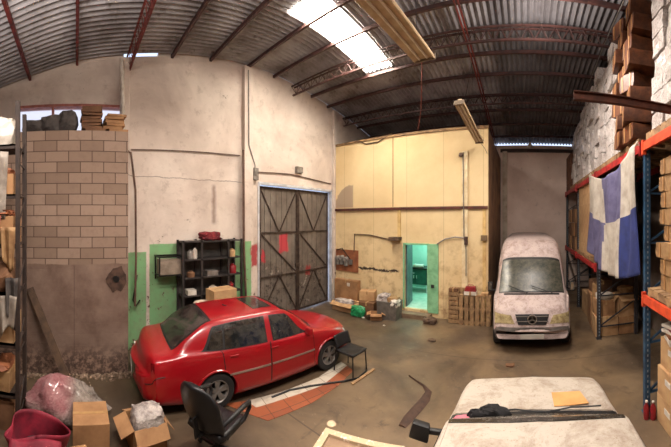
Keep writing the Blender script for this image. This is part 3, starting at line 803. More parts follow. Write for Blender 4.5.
# ---- white car below the viewer, bonnet pointing away
WP = dusty('dusty_white_car_paint', (182, 172, 158), (128, 106, 86), .65, 2.5)
def deck(w, zb_, z0, crown=.03):
    return [(w * .99, zb_), (w * .97, zb_ + (z0 - zb_) * .45), (w * .94, zb_ + (z0 - zb_) * .75), (w * .88, z0), (w * .46, z0 + crown * .7), (0, z0 + crown)]
wst = [
 S(0.02, .30, .55, .46, deck(.53, .60, .62, .0)),
 S(0.08, .24, .80, .50, deck(.78, .72, .76, .0)),
 S(0.14, .22, .86, .52, deck(.82, .90, .95, .02)),
 S(0.24, .20, .88, .54, cab(.86, .92, .80, .98, .72, 1.18, .64, 1.28, 1.32)),
 S(0.42, .18, .90, .56, cab(.875, .92, .82, .98, .72, 1.34, .66, 1.41, 1.44)),
 S(1.00, .18, .90, .56, cab(.88, .92, .83, .98, .74, 1.35, .69, 1.42, 1.455)),
 S(1.80, .18, .90, .56, cab(.88, .92, .83, .97, .75, 1.35, .70, 1.42, 1.455)),
 S(2.18, .18, .90, .56, cab(.88, .91, .83, .96, .75, 1.33, .71, 1.395, 1.425), [0] * 8 + [.04, .06]),     # 7 header
 S(2.52, .18, .90, .56, cab(.88, .91, .84, .95, .79, 1.13, .76, 1.19, 1.23), [0] * 8 + [.05, .08]),
 S(2.88, .18, .90, .56, deck(.89, .92, .98, .03), [0] * 8 + [.07, .10]),                               # 9 cowl
 S(3.10, .19, .90, .55, deck(.88, .90, .965, .03), [0] * 8 + [.05, .08]),
 S(3.45, .20, .90, .54, deck(.87, .88, .955, .03), [0, 0, 0, 0, 0, 0, 0, 0, .04, .07]),
 S(3.72, .22, .88, .50, deck(.85, .82, .91, .02), [0, -.03, -.06, -.06, -.05, -.04, -.03, -.01, .04, .07]),
 S(3.80, .24, .84, .46, deck(.82, .70, .78, .0), [0, -.05, -.08, -.08, -.06, -.05, -.03, -.01, .04, .06]),
 S(3.85, .30, .76, .42, deck(.74, .54, .56, .0), [-.05, -.1, -.1, -.1, -.08, -.06, -.04, -.02, .02, .04]),
]
def white_car():
    o = thing('car', 'dusty white car at the bottom edge with cardboard and rags on its bonnet', 'car')
    L = Loft(wst); body = L.mesh(5, 4).build('body', WP, o, smooth=True)
    cuts = []
    for y in (.72, 3.05):
        for s in (-1, 1):
            b = B(); b.lathe([(.33, s * 1.1), (.33, s * .62)], 'X', (0, y, .29), 28); cuts.append(b.build('c', tyre, o))
    apply_cut(body, cuts)
    for y in (.72, 3.05):
        for s in (-1, 1): wheel(o, s * .80, y, .29, .17, s, 6)
    gl = glassmat('grey_windscreen_glass', (16, 16, 16), .2, .2)
    b = B()
    for s in (-1, 1): L.patch([(7.05, 7.1), (8.9, 7.05), (8.9, 9), (7.05, 9)], .005, s, 10, 8, .004, b)
    b.build('windscreen', gl, o, smooth=True)
    b = B()
    for s in (-1, 1): L.patch([(8.9, 5.6), (9.12, 5.6), (9.12, 9), (8.9, 9)], .006, s, 3, 12, .006, b)
    cw = b.build('cowl', blackp, o)
    for x0 in (-.45, .12):
        b = B(); b.tube([L.p(9.0, 9) + Vector((x0, .0, -.0)), L.p(8.8, 9) + Vector((x0 + .25, 0, .05)), L.p(8.6, 9) + Vector((x0 + .55, -.0, .03))], .008, 5); b.build('wiper', blackp, o)
    for s in (-1, 1):
        L.patch([(4.6, 5.1), (6.1, 5.1), (6.1, 5.98), (4.8, 5.98)], .006, s, 8, 6).build('side_window', gl, o, smooth=True)
        L.patch([(6.25, 5.1), (8.5, 5.1), (7.2, 5.98), (6.25, 5.98)], .006, s, 8, 6).build('side_window', gl, o, smooth=True)
        if s < 0:
            q_ = L.p(8.4, 5, s); b = B(); b.box(q_ + Vector((s * .26, -.02, -.02)), (.2, .10, .15), (0, .2, .2), taper=.85); b.bar(q_, q_ + Vector((s * .2, -.0, -.02)), .05); b.build('wing_mirror', blackp, o, bevel=.02, smooth=True)
        L.patch([(4.4, 6.9), (7.05, 6.85), (7.05, 7.12), (4.4, 7.12)], .004, s, 16, 2, .004).build('roof_gutter', blackp if 0 else WP, o)
        L.patch([(12.2, 4.2), (13.2, 4.0), (13.2, 6.2), (12.3, 6.0)], .006, s, 6, 6).build('headlamp', mat('headlamp_clear', (190, 190, 186)), o)
    # bonnet panel with a shut line
    b = B()
    for s in (-1, 1): L.patch([(9.2, 6.35), (12.6, 6.35), (12.6, 9), (9.2, 9)], .001, s, 14, 8, .003, b)
    b.build('bonnet_gap', mat('shut_line', (70, 62, 54), None, 5, .8), o)
    b = B()
    for s in (-1, 1): L.patch([(9.24, 6.42), (12.55, 6.42), (12.55, 9), (9.24, 9)], .004, s, 14, 8, .003, b)
    b.build('bonnet', WP, o, smooth=True)
    b = B(); b.bb(-.7, .7, .4, 3.4, .17, .24); b.build('underbody', blackp, o)
    return o, L
WCAR, WL = white_car(); WCAR.location = (.10, -.02, 0)

# ================================================================== THINGS
card = mat('brown_cardboard', (166, 124, 84), (136, 98, 64), 3, .85)
card2 = mat('pale_cardboard', (196, 158, 114), (168, 128, 88), 3, .85)
card3 = mat('dark_cardboard', (120, 84, 56), (92, 62, 42), 3, .85)
tape = mat('packing_tape', (178, 140, 92), (150, 112, 70), 8, .35)
white_ = mat('off_white_paper', (216, 208, 196), (180, 168, 152), 5, .8)
wood = mat('rough_pallet_wood', (158, 126, 88), (112, 84, 58), 7, .85)
oldwood = mat('dark_old_wood', (98, 76, 58), (66, 50, 40), 7, .85)
kraft = mat('kraft_paper', (158, 124, 84), (124, 90, 56), 5, .75, bump=.3)
brownp = mat('brown_wrapped_paper', (104, 60, 34), (66, 36, 20), 6, .42, bump=.5)
blackm = mat('black_painted_steel', (30, 28, 28), (20, 19, 19), 6, .45, .3)
def carton(label, loc, size, rot=0, group=None, m=None, open_=False, name='cardboard_box', parts=True, cat='box'):
    m = m or card; w_, d_, h_ = size
    if not parts:
        b = B(); b.bb(-w_ / 2, w_ / 2, -d_ / 2, d_ / 2, 0, h_); return tag(b.build(name, m, None, loc, rot, bevel=.006), label, cat, group)
    o = thing(name, label, cat, loc, rot, group)
    if open_:
        b = B(); T_ = .012
        b.bb(-w_ / 2, w_ / 2, -d_ / 2, d_ / 2, 0, T_); b.bb(-w_ / 2, -w_ / 2 + T_, -d_ / 2, d_ / 2, 0, h_); b.bb(w_ / 2 - T_, w_ / 2, -d_ / 2, d_ / 2, 0, h_)
        b.bb(-w_ / 2, w_ / 2, -d_ / 2, -d_ / 2 + T_, 0, h_); b.bb(-w_ / 2, w_ / 2, d_ / 2 - T_, d_ / 2, 0, h_); b.build('box_body', m, o)
        f = min(w_, d_) * .42
        for s in (-1, 1):
            b = B(); a = random.uniform(.3, .9); b.box((s * (w_ / 2 + f / 2 * math.cos(a)), 0, h_ - f / 2 * math.sin(a)), (f, d_ * .97, .008), (0, s * a, 0)); b.build('flap', m, o)
            b = B(); a = random.uniform(.2, .9); b.box((0, s * (d_ / 2 + f / 2 * math.cos(a)), h_ - f / 2 * math.sin(a)), (w_ * .97, f, .008), (-s * a, 0, 0)); b.build('flap', m, o)
    else:
        b = B(); b.bb(-w_ / 2, w_ / 2, -d_ / 2, d_ / 2, 0, h_); b.build('box_body', m, o, bevel=.006)
        b = B(); b.bb(-.025, .025, -d_ / 2 - .002, d_ / 2 + .002, h_ - .1, h_ + .002); b.build('tape', tape, o)
    return o
def clump(label, name, cat, loc, size, m, seed, rot=0, group=None, cuts=3, amt=.12, smooth=False):
    """crumpled lump: a subdivided box, rounded and jittered, with its own size"""
    b = B(); b.box((0, 0, .5), (1, 1, 1)); bmesh.ops.subdivide_edges(b.bm, edges=b.bm.edges[:], cuts=cuts, use_grid_fill=True)
    rnd = random.Random(seed)
    for v in b.bm.verts:
        p = v.co - Vector((0, 0, .5)); q = p.normalized() * .62; p = p.lerp(q, .55)
        p += Vector([rnd.uniform(-1, 1) * amt for _ in range(3)]); v.co = Vector((p.x * size[0], p.y * size[1], max(0, (p.z + .5)) * size[2]))
    return tag(b.build(name, m, None, loc, rot, smooth=smooth), label, cat, group)

# ---- fluorescent fittings
fit = mat('cream_fitting_enamel', (206, 182, 146), (178, 152, 116), 5, .5)
tubem = mat('unlit_fluorescent_tube', (226, 214, 190), (206, 192, 164), 5, .3)
def fitting(label, a, c_, wd):
    a, c_ = Vector(a), Vector(c_); L = (c_ - a).length; o = thing('fluorescent_fitting', label, 'lamp', a)
    d = (c_ - a).normalized(); o.rotation_mode = 'QUATERNION'; o.rotation_quaternion = d.to_track_quat('Y', 'Z')
    b = B(); h = wd / 2
    b.poly([(-h, 0, .015), (-h * .8, 0, .09), (h * .8, 0, .09), (h, 0, .015), (h * .93, 0, 0), (h * .55, 0, .03), (-h * .55, 0, .03), (-h * .93, 0, 0)], (0, L, 0), 1)
    b.build('reflector', fit, o)
    b = B(); b.bb(-.045, .045, .02, L - .02, .07, .14); b.build('ballast_box', fit, o)
    for s in (-1, 1):
        b = B(); b.cyl((s * h * .35, .06, .008), (s * h * .35, L - .06, .008), .017, 10); b.build('tube', tubem, o, smooth=True)
    for y in (.0, L):
        b = B(); b.bb(-h, h, y - .012, y + .012, -.01, .09); b.build('end_cap', mat('grey_end_cap', (120, 104, 86), None, 5), o)
    for y in (.3, L - .3):
        wp = a + d * y; up = rz(wp.y) - wp.z - .05
        b = B(); b.tube([(0, y, .14), (0, y - d.z * up, up)], .006, 5); b.build('hanger', blackm, o)
    return o
fitting('large cream fluorescent fitting hanging beside the bright skylight', (-1.72, 2.35, 5.55), (-1.62, 4.42, 5.62), .38)
fitting('smaller cream fluorescent fitting hanging in front of the ochre wall top', onY(459, 104, 6.15), onY(479.5, 143, 7.9), .24)
o = thing('pendant_lamp', 'small pale lamp hanging near the eave of the far wall', 'lamp', onY(530, 148, 11.8))
b = B(); b.lathe([(.02, .25), (.05, .2), (.13, .05), (.14, 0), (.12, .0), (.03, .17)], 'Z', n=20); b.build('lamp_shade', white_, o, smooth=True)
z_ = o.location.z; b = B(); b.cyl((0, 0, .22), (0, 0, rz(11.8) - z_ - .05), .006, 5); b.build('flex', blackm, o)

# ---- conduits and boxes on the left wall
def wall_pipe(name, label, pts, r, m, X=WX + .03):
    pw = [onX(px, py, X) for px, py in pts]; o0 = pw[0].copy(); b = B(); b.tube([p - o0 for p in pw], r, 6)
    return tag(b.build(name, m, None, o0, smooth=True), label, 'pipe')
brn = mat('brown_painted_pipe', (110, 84, 70), (84, 60, 50), 6, .6)
wall_pipe('conduit', 'thin brown conduit running level across the bare plaster above the green dado', [(131, 149.5), (160, 150), (200, 152), (240, 155.5)], .014, brn)
wall_pipe('conduit', 'pale downpipe on the wall corner beside the concrete block wall top', [(122, 60), (122.3, 100), (124, 145)], .045, white_, WX + .14)
wall_pipe('conduit', 'dark pipe bending down the plaster beside the block wall to the green paint', [(125, 149), (131, 153), (135.5, 190), (136, 260), (135, 306)], .026, brn, WX + .12)
wall_pipe('conduit', 'dark thin drainpipe dropping down the pilaster left of the gate', [(243.5, 150), (243.7, 200), (244, 250), (246, 296)], .035, brn, WX + .17)
wall_pipe('conduit', 'grey conduit dropping from the roof and kinking above the gate corner', [(248.5, 70), (249, 145), (255, 165), (255.5, 176)], .016, grey, WX + .16)
wall_pipe('conduit', 'grey cable conduit sloping above the gate head', [(258, 172), (290, 174), (315, 180), (331, 184)], .016, brn, WX + .03)
for px, py, sz, lab in ((255.5, 174, (.1, .16, .34), 'tall grey junction box at the upper left corner of the gate'), (299, 170, (.12, .26, .2), 'small grey box fixed to the plaster above the middle of the gate')):
    p = onX(px, py, WX + .06); b = B(); b.box((0, 0, 0), sz); o = tag(b.build('junction_box', grey, None, p, bevel=.008), lab, 'electrical box')
wall_pipe('conduit', 'black hose hanging on the green wall beside the cream stripe', [(137, 275), (133, 300), (136, 306), (140, 300)], .018, blackm, WX + .06)
p = onX(256, 212, WX + .02)

# ---- electrics and cables on the ochre wall
def y_pipe(name, label, pts, r, m, Y=OY - .03, cat='cable'):
    pw = [onY(px, py, Y) for px, py in pts]; o0 = pw[0].copy(); b = B(); b.tube([p - o0 for p in pw], r, 6)
    return tag(b.build(name, m, None, o0, smooth=True), label, cat)
y_pipe('cable', 'black cable sagging along the top of the ochre wall', [(356, 140), (366, 144), (378, 142), (392, 133)], .018, oldwood)
y_pipe('cable', 'dark cable rising off the meter board and running to the awning box over the doorway', [(354, 252), (354.5, 234), (370, 235), (392, 240)], .018, oldwood)
y_pipe('cable', 'grey cable arching from the doorway to the pale board', [(437, 244), (445, 239), (455, 237), (464, 238)], .022, grey, OY - .06)
y_pipe('conduit', 'thin grey conduit dropping down the pale board to the pallets', [(463, 152), (463.5, 200), (464, 238), (466, 250), (466, 276)], .014, grey, OY - .07, 'pipe')
pa = onY(479.5, 143, 7.9); b = B(); b.tube([(0, 0, .04), (.12, .2, -.1), Vector((OX - .03, OY - .005, 4.95)) - pa], .008, 5)
tag(b.build('cable', grey, None, pa), 'grey wire strung from the smaller hanging lamp to the ochre room corner', 'cable')
p = onY(461, 155, OY - .05); b = B(); b.lathe([(.0001, 0), (.05, .0), (.07, .04), (.05, .07), (.0001, .07)], 'Y', n=16); tag(b.build('wall_fitting', brn, None, p + Vector((0, -.06, 0))), 'round brown fitting high on the ochre wall above the pale board', 'fitting')
p = onY(466, 240, OY - .09); b = B(); b.bb(-.05, .05, -.04, .04, -.14, .1); tag(b.build('switch_box', mat('dark_brown_box', (60, 36, 30), None, 5), None, p, bevel=.01), 'small dark switch box on the pale board right of the doorway', 'switch')
p = onY(484, 238, OY - .09); b = B(); b.bb(-.09, .09, -.045, .045, -.08, .08); tag(b.build('junction_box', mat('olive_box', (120, 96, 66), None, 5), None, p, bevel=.01), 'olive junction box at the right corner of the ochre wall', 'electrical box')
p = onY(397, 239, OY - .01); b = B(); b.bb(-.17, .17, -.28, 0, -.03, .07); b.jitter(.006, 3); tag(b.build('lamp_canopy', oldwood, None, p), 'dark little box canopy beside the top left of the doorway', 'canopy')
# meter board
p = onY(347.5, 260, OY - .005); o = thing('meter_board', 'reddish brown board with grey meters beside the gate', 'electrical board', p)
rb = mat('red_brown_board', (150, 92, 58), (120, 68, 44), 4, .7)
b = B(); b.bb(-.5, .47, -.03, 0, -.40, .37); b.build('board', rb, o)
for x, z in ((-.38, 0), (-.2, .02), (-.02, -.02)):
    b = B(); b.lathe([(.0001, -.16), (.07, -.16), (.075, -.10), (.10, -.08), (.10, -.03)], 'Y', (x, 0, z + .05), 18); b.box((x, -.07, z - .1), (.13, .08, .16)); b.build('meter', mat('meter_grey', (140, 134, 126), (110, 104, 98), 8, .4), o, smooth=True)
b = B(); b.box((.18, -.07, -.05), (.14, .08, .18)); b.build('breaker_box', mat('breaker_grey', (110, 104, 98), None, 8, .5), o, bevel=.01)
b = B(); b.tube([(-.45, -.05, .34), (-.2, -.06, .42), (.1, -.06, .1), (.18, -.06, .02)], .014, 6); b.build('wire', blackm, o)

# ---- inside the small office
o = thing('cabinet', 'dark green cabinet inside the lit green room beyond the doorway', 'cabinet', (-4.15, 10.6, DZ0))
grn = mat('dark_green_paint', (26, 92, 78), (18, 70, 60), 4, .5)
b = B(); b.bb(-.5, .5, -.3, .3, .3, .9); b.build('body', grn, o)
for s in (-1, 1):
    b = B(); b.bb(min(s * .01, s * .48), max(s * .01, s * .48), -.325, -.3, .33, .87); dd = b.build('door', grn, o); b = B(); b.box((s * .06, -.335, .6), (.02, .02, .12)); b.build('handle', mat('dull_steel'), dd) if 0 else b.build('handle', alu, dd)
for x in (-.46, .46):
    for y in (-.26, .26):
        b = B(); b.bar((x, y, 0), (x, y, .3), .05); b.build('leg', alu, o)
b = B(); b.bb(-.54, .54, -.34, .32, .9, .94); b.build('top', blackm, o)
clump('pale heap of papers on top of the dark green cabinet in the lit room', 'paper_pile', 'papers', (-4.1, 10.5, DZ0 + .94), (.4, .3, .12), white_, 3, cuts=2, amt=.08)

# ---- right-hand pallet racking
orange = mat('orange_rack_beam', (214, 78, 40), (176, 54, 30), 6, .5)
redb = mat('red_rack_beam', (176, 44, 42), (130, 34, 34), 6, .5)
blue = mat('blue_rack_upright', (44, 80, 108), (30, 50, 70), 8, .55)
dblue = mat('dark_rack_upright', (54, 52, 56), (36, 34, 36), 8, .6)
XF, XB = 1.80, 2.90; ZU, ZL = 4.12, 1.80
rack = thing('pallet_rack', 'tall pallet rack with blue uprights and red-orange beams along the right side', 'rack', (XF, 0, 0))
UPY = [1.15, 4.07, 6.99, 9.75, 12.4]
for i, y in enumerate(UPY):
    b = B(); m_ = blue if i < 2 else dblue; D = XB - XF
    for x in (0, D):
        b.bb(x - .045 + (.045 if x == 0 else -.045), x + .045 + (.045 if x == 0 else -.045), y - .04, y + .04, 0, ZU + .12)
    for k in range(5):
        z0 = .3 + k * .78; b.bar((.05, y, z0), (D - .05, y, z0 + .62), .03, .03); b.bar((.05, y, z0), (D - .05, y, z0), .03, .03)
    up = b.build('upright_frame', m_, rack)
    b = B()
    for k in range(52):
        z0 = .1 + k * .08
        b.box((.045, y - .0405, z0), (.018, .004, .035)); 
    b.build('slot', mat('rack_slot', (140, 150, 156), None, 5), up)['kind'] = 'stuff'
    b = B(); b.bb(-.02, .11, y - .07, y + .07, 0, .012); b.build('foot_plate', m_, up)
def beams(y0, y1, z, m_, levels='FB'):
    for x in (0.0, XB - XF - .05):
        b = B(); b.bb(x - (.055 if x == 0 else 0), x + .05 - (.055 if x == 0 else 0), y0, y1, z - .065, z + .065)
        bm_ = b.build('beam', m_, rack)
        for yy in (y0 + .02, y1 - .02):
            b = B(); b.bb(x - (.062 if x == 0 else 0), x + .055 - (.055 if x == 0 else 0), yy - .025, yy + .025, z - .12, z + .1); b.build('beam_connector', m_, bm_)
for (a, c_, m_) in ((UPY[0], UPY[1], orange), (UPY[1], UPY[2], redb), (UPY[2], UPY[3], redb), (UPY[3], UPY[4], redb)):
    beams(a + .04, c_ - .04, ZU, m_)
    if a != UPY[1]: beams(a + .04, c_ - .04, ZL, m_)
def rack_pallet(label, y, z, ln=1.15, x0=XF - .02):
    o = thing('pallet', label, 'pallet', (x0, y, z))
    b = B()
    for k in range(7): b.bb(0, 1.1, -ln / 2 + k * ln / 7 + .01, -ln / 2 + (k + 1) * ln / 7 - .02, .10, .125)
    b.build('top_deck', wood, o)
    b = B()
    for x in (.0, .50, 1.0):
        b.bb(x, x + .1, -ln / 2 + .01, ln / 2 - .02, .022, .10)
    b.build('bearer', wood, o)
    b = B()
    for k in (0, 1, 2): b.bb(0, 1.1, -ln / 2 + .01 + k * (ln / 2 - .06), -ln / 2 + .11 + k * (ln / 2 - .06), 0, .022)
    b.build('bottom_deck', wood, o)
    return o
wrap = NT('crinkled_clear_wrap_over_white_packs'); v = wrap.obj()
vr = wrap.node('ShaderNodeTexVoronoi'); vr.inputs['Scale'].default_value = 4.2; wrap.link(v, vr.inputs['Vector'])
c = wrap.mix(wrap.ramp(wrap.noise(v, 3.2, 8, .75, .8), .35, .65), srgb((240, 233, 228)), srgb((178, 164, 156)))
c = wrap.mix(wrap.math('MULTIPLY', wrap.ramp(wrap.noise(v, 12, 6, .8, 1.5), .54, .62), .7), c, srgb((96, 78, 70)))
wrap.col(c); wrap.b.inputs['Roughness'].default_value = .28; wrap.b.inputs['Coat Weight'].default_value = .2
wrap.bump(wrap.noise(v, 9, 6, .8, 2.0), .9, .05)
WRAP = wrap.m
def wrapped(label, y, z, ln, h, x0=XF, dep=1.05, seed=0, top=0.0):
    o = thing('wrapped_load', label, 'wrapped goods', (x0, y, z), 0, 'plastic-wrapped pallet loads on top of the racks')
    rnd = random.Random(seed)
    rows = max(1, round(h / .30)); cols = max(1, round(ln / .36))
    b = B()
    for r_ in range(rows):
        for c_ in range(cols):
            a = -ln / 2 + ln * c_ / cols; d = rnd.uniform(0, .10); hh = h / rows
            if r_ == rows - 1 and rnd.random() < .35: continue
            b.box((dep / 2 + d / 2, a + ln / cols / 2, r_ * hh + hh / 2), (dep - d, ln / cols * .93, hh * .93), (rnd.uniform(-.03, .03), 0, rnd.uniform(-.04, .04)))
    bmesh.ops.subdivide_edges(b.bm, edges=b.bm.edges[:], cuts=2, use_grid_fill=True)
    for v_ in b.bm.verts: v_.co += Vector([rnd.uniform(-1, 1) * .011 for _ in range(3)])
    b.build('wrapped_packs', WRAP, o)
    return o
t = NT('loose_clear_plastic'); t.b.inputs['Base Color'].default_value = srgb((235, 228, 222)); t.b.inputs['Alpha'].default_value = .45; t.b.inputs['Roughness'].default_value = .18
t.bump(t.noise(t.obj(), 14, 5, .7, 1.5), .8, .03); PLAS = t.m
zt = ZU + .065
desc = ['plastic-wrapped white load on the top rack level nearest the far wall', 'plastic-wrapped white load on the top rack level, third from the far wall end',
        'plastic-wrapped white load on the top rack level, above the left edge of the flag', 'plastic-wrapped white load on the top rack level just beyond the brown bundle tower']
ysl = [(10.6, 1.1), (9.4, 1.1), (8.25, 1.1), (7.1, 1.1), (5.95, 1.1)]
labs = ['plastic-wrapped white load on the top rack level, farthest of the tall row', 'plastic-wrapped white load on the top rack level, second from the farthest of the tall row',
        'plastic-wrapped white load on the top rack level, middle of the tall row', 'plastic-wrapped white load on the top rack level above the far edge of the hanging flag',
        'plastic-wrapped white load on the top rack level directly beyond the tower of brown bundles']
pl = ['wooden pallet on the top rack beam under the farthest white wrapped load', 'wooden pallet on the top rack beam under the second farthest white wrapped load', 'wooden pallet on the top rack beam under the middle white wrapped load',
      'wooden pallet on the top rack beam just above the far edge of the flag', 'wooden pallet on the top rack beam above the middle of the flag']
for i, (y, ln) in enumerate(ysl):
    rack_pallet(pl[i], y, zt); wrapped(labs[i], y, zt + .125, ln, (2.05, 2.3, 2.4, 2.55, 2.5)[i], seed=i)
rack_pallet('wooden pallet on the top rack beam under the tower of brown bundles', 4.78, zt, 1.1)
rack_pallet('wooden pallet on the top orange beam at the right edge of the view', 3.40, zt, 1.14); rack_pallet('wooden pallet on the top orange beam beyond the right edge', 1.93, zt)
wrapped('plastic-wrapped white load on the top rack level to the right of the brown bundles', 3.40, zt + .125, 1.12, 2.3, seed=11, x0=XF + .06)
wrapped('plastic-wrapped white load on the near rack top, nearest the viewer', 1.93, zt + .125, 1.12, 2.0, seed=12, x0=XF + .06)
# far end of the top level: brown timber stacks
for k, (z0, h_) in enumerate(((zt, .55), (zt + .55, .5), (zt + 1.05, .45))):
    b = B(); n = 6
    for q in range(n): b.bb(0, .9, -.55 + q * .19, -.55 + q * .19 + .15, 0, h_ * .5); b.bb(.0, .9, -.55 + q * .19 + .01, -.55 + q * .19 + .14, h_ * .53, h_ - .02)
    b.bb(.1, .2, -.55, .55, h_ * .5 - .01, h_ * .54); b.bb(.7, .8, -.55, .55, h_ * .5 - .01, h_ * .54); b.bb(.1, .2, -.55, .55, h_ - .03, h_); b.bb(.7, .8, -.55, .55, h_ - .03, h_)
    tag(b.build('timber_bundle', mat('dark_brown_timber', (112, 72, 48), (78, 48, 32), 5, .8), None, (XF, 11.8, z0)), ['bottom', 'middle', 'top'][k] + ' bundle of brown timber at the far end of the top rack', 'timber', 'timber bundles at the far rack end')
ORD = ['bottom', 'second', 'third', 'fourth', 'fifth', 'sixth', 'seventh', 'eighth']
# tower of brown paper bundles
def bundle(label, loc, size, rz_=0, m=None, group=None, seed=0, name='paper_bundle'):
    o = thing(name, label, 'bundle', loc, rz_, group); w_, d_, h_ = size
    b = B(); b.bb(0, w_, -d_ / 2, d_ / 2, 0, h_); bmesh.ops.subdivide_edges(b.bm, edges=b.bm.edges[:], cuts=3, use_grid_fill=True)
    rnd = random.Random(seed)
    for v_ in b.bm.verts:
        p = v_.co; ny = p.y / (d_ / 2); nz = (p.z - h_ / 2) / (h_ / 2); p.y *= 1 - .10 * nz * nz; p.z = h_ / 2 + (p.z - h_ / 2) * (1 - .12 * ny * ny)
        nx = (p.x / w_ - .5) * 2; p.y *= 1 - .06 * nx * nx
        v_.co = p + Vector([rnd.uniform(-1, 1) * .006 for _ in range(3)])
    b.build('wrapping', m or brownp, o, smooth=True)
    for yy in (-d_ * .25, d_ * .25):
      b = B(); b.bar((-.004, yy, h_ * .06), (-.004, yy, h_ * .94), .035, .01, (1, 0, 0))
      b.build('strap', mat('pale_strap', (170, 126, 80), None, 5, .5), o)
    return o
B0 = bundle('brown paper-wrapped bundle in the tall tower on the top rack', (XF - .08, 4.46, zt + .125), (.75, .44, .29), 0, group='brown bundles in the tower on the top rack', seed=1)
first = True
for r_ in range(8):
    for c_ in range(2):
        z0 = zt + .125 + r_ * .30
        loc = (XF - .08 + random.uniform(-.07, .05) - .02 * (r_ % 2), 4.53 + c_ * .49 + (.06 if r_ % 2 else -.03), z0)
        q = B0 if first else copy_tree(B0); first = False
        q.location = loc; q.rotation_euler = (random.uniform(-.09, .09), 0, random.uniform(-.3, .3))
        q['label'] = '%s brown bundle from below in the %s column of the tower on the top rack' % (ORD[r_], ('nearer', 'farther')[c_])
# kraft bundles on the near lower level
rack_pallet('wooden pallet on the orange beam under the beige sacks', 3.25, ZL + .065, 1.3); rack_pallet('wooden pallet on the lower orange beam beyond the right edge', 1.9, ZL + .065, 1.2)
K0 = bundle('beige paper sack in the stack on the near rack shelf', (XF, 3.4, 2), (.9, .62, .23), 0, kraft, 'beige sacks stacked on the near rack shelf', 5, 'paper_sack')
first = True
for r_ in range(8):
    for c_ in range(2):
        q = K0 if first else copy_tree(K0); first = False
        q.location = (XF + .09 + random.uniform(-.05, .05), 3.42 - c_ * .66 + (-.04 if r_ % 2 else .03), ZL + .19 + r_ * .236); q.rotation_euler = (0, 0, random.uniform(-.06, .06)); q['label'] = '%s beige sack from below in the %s stack on the near rack shelf' % (ORD[r_], ('farther', 'nearer')[c_])

# cartons under the near orange beam
near = [(XF + .12, 3.62, 0), (XF + .10, 3.12, 0), (XF + .12, 2.62, 0), (XF + .12, 3.60, .42), (XF + .14, 3.10, .42), (XF + .12, 2.60, .42), (XF + .16, 3.58, .84), (XF + .14, 3.10, .84), (XF + .14, 2.6, .84)]
nl = ['bottom row, far end', 'bottom row, middle', 'bottom row, near end', 'middle row, far end', 'middle row, centre', 'middle row, near end', 'top row, far end', 'top row, centre', 'top row, near end']
lm = mat('white_carton_label', (214, 206, 196), None, 8, .7)
for i, (x, y, z) in enumerate(near):
    o = carton('tan carton with white label under the near orange beam, ' + nl[i], (x + .3, y, z), (.6, .48, .415), 0, 'labelled cartons under the near rack beam', card2)
    b = B(); b.box((-.303, -.08, .27), (.006, .16, .08)); b.build('paper_label', lm, o)
for i in range(6):
    b = B(); b.bb(-.12, .12, -.17, .17, 0, .038); o = b.build('book', [white_, card2, rb, white_, mat('maroon_cover', (120, 44, 40)), white_][i], None, (XF + .28 + random.uniform(-.03, .03), 3.58 + random.uniform(-.03, .03), 1.256 + i * .0385), random.uniform(-.3, .3))
    tag(o, ['lowest', 'second', 'third', 'fourth', 'fifth', 'topmost'][i] + ' in the untidy pile of books and papers on the near labelled cartons', 'book', 'books piled on the near cartons')
redplastic = mat('red_plastic', (140, 30, 36), (110, 24, 30), 8, .35)
for i in range(2):
    o = thing('bottle', ['left', 'right'][i] + ' red bottle on the floor by the blue rack post', 'bottle', (XF - .02 + .09 * i, 3.94 - i * .05, 0), 0, 'red bottles by the rack post'); o.scale = (.95, .95, .8)
    b = B(); b.lathe([(.0001, 0), (.045, 0), (.048, .02), (.048, .2), (.04, .24), (.018, .28), (.018, .31)], 'Z', n=16); b.build('body', redplastic, o, smooth=True)
    b = B(); b.cyl((0, 0, .31), (0, 0, .335), .02, 12); b.build('cap', white_, o)
# pale carton wall on the middle level of the far bay
rack_pallet('wooden pallet on the red beam under the wall of pale cartons, near one', 7.75, ZL + .065, 1.3); rack_pallet('wooden pallet on the red beam under the wall of pale cartons, far one', 9.05, ZL + .065, 1.2)
C0 = carton('pale tan carton in the neat carton wall on the middle level of the rack', (XF + .5, 7.3, ZL + .19), (.92, .40, .295), 0, 'neat wall of pale cartons on the middle rack level', card2)
first = True
for c_ in range(6):
    for r_ in range(7):
        q = C0 if first else copy_tree(C0); first = False
        q.location = (XF + .46 + .03, 7.36 + c_ * .405, ZL + .19 + r_ * .298)
        q['label'] = 'pale carton in the neat carton wall, %s row from below, %s column from the flag' % (ORD[r_], ORD[c_].replace('bottom', 'first'))
# brown cartons beyond them
far_names = ['lower left', 'lower middle', 'lower right', 'middle left', 'middle', 'middle right', 'upper left', 'upper centre', 'upper right']
for i in range(9):
    c_, r_ = i % 3, i // 3
    carton('brown carton in the far rack bay beyond the pale carton wall, ' + far_names[i], (XF + .5, 10.2 + c_ * .72, ZL + .066 + r_ * .52), (.9, .66, .5), random.uniform(-.03, .03), 'brown cartons in the farthest rack bay', card3 if i % 2 else card)
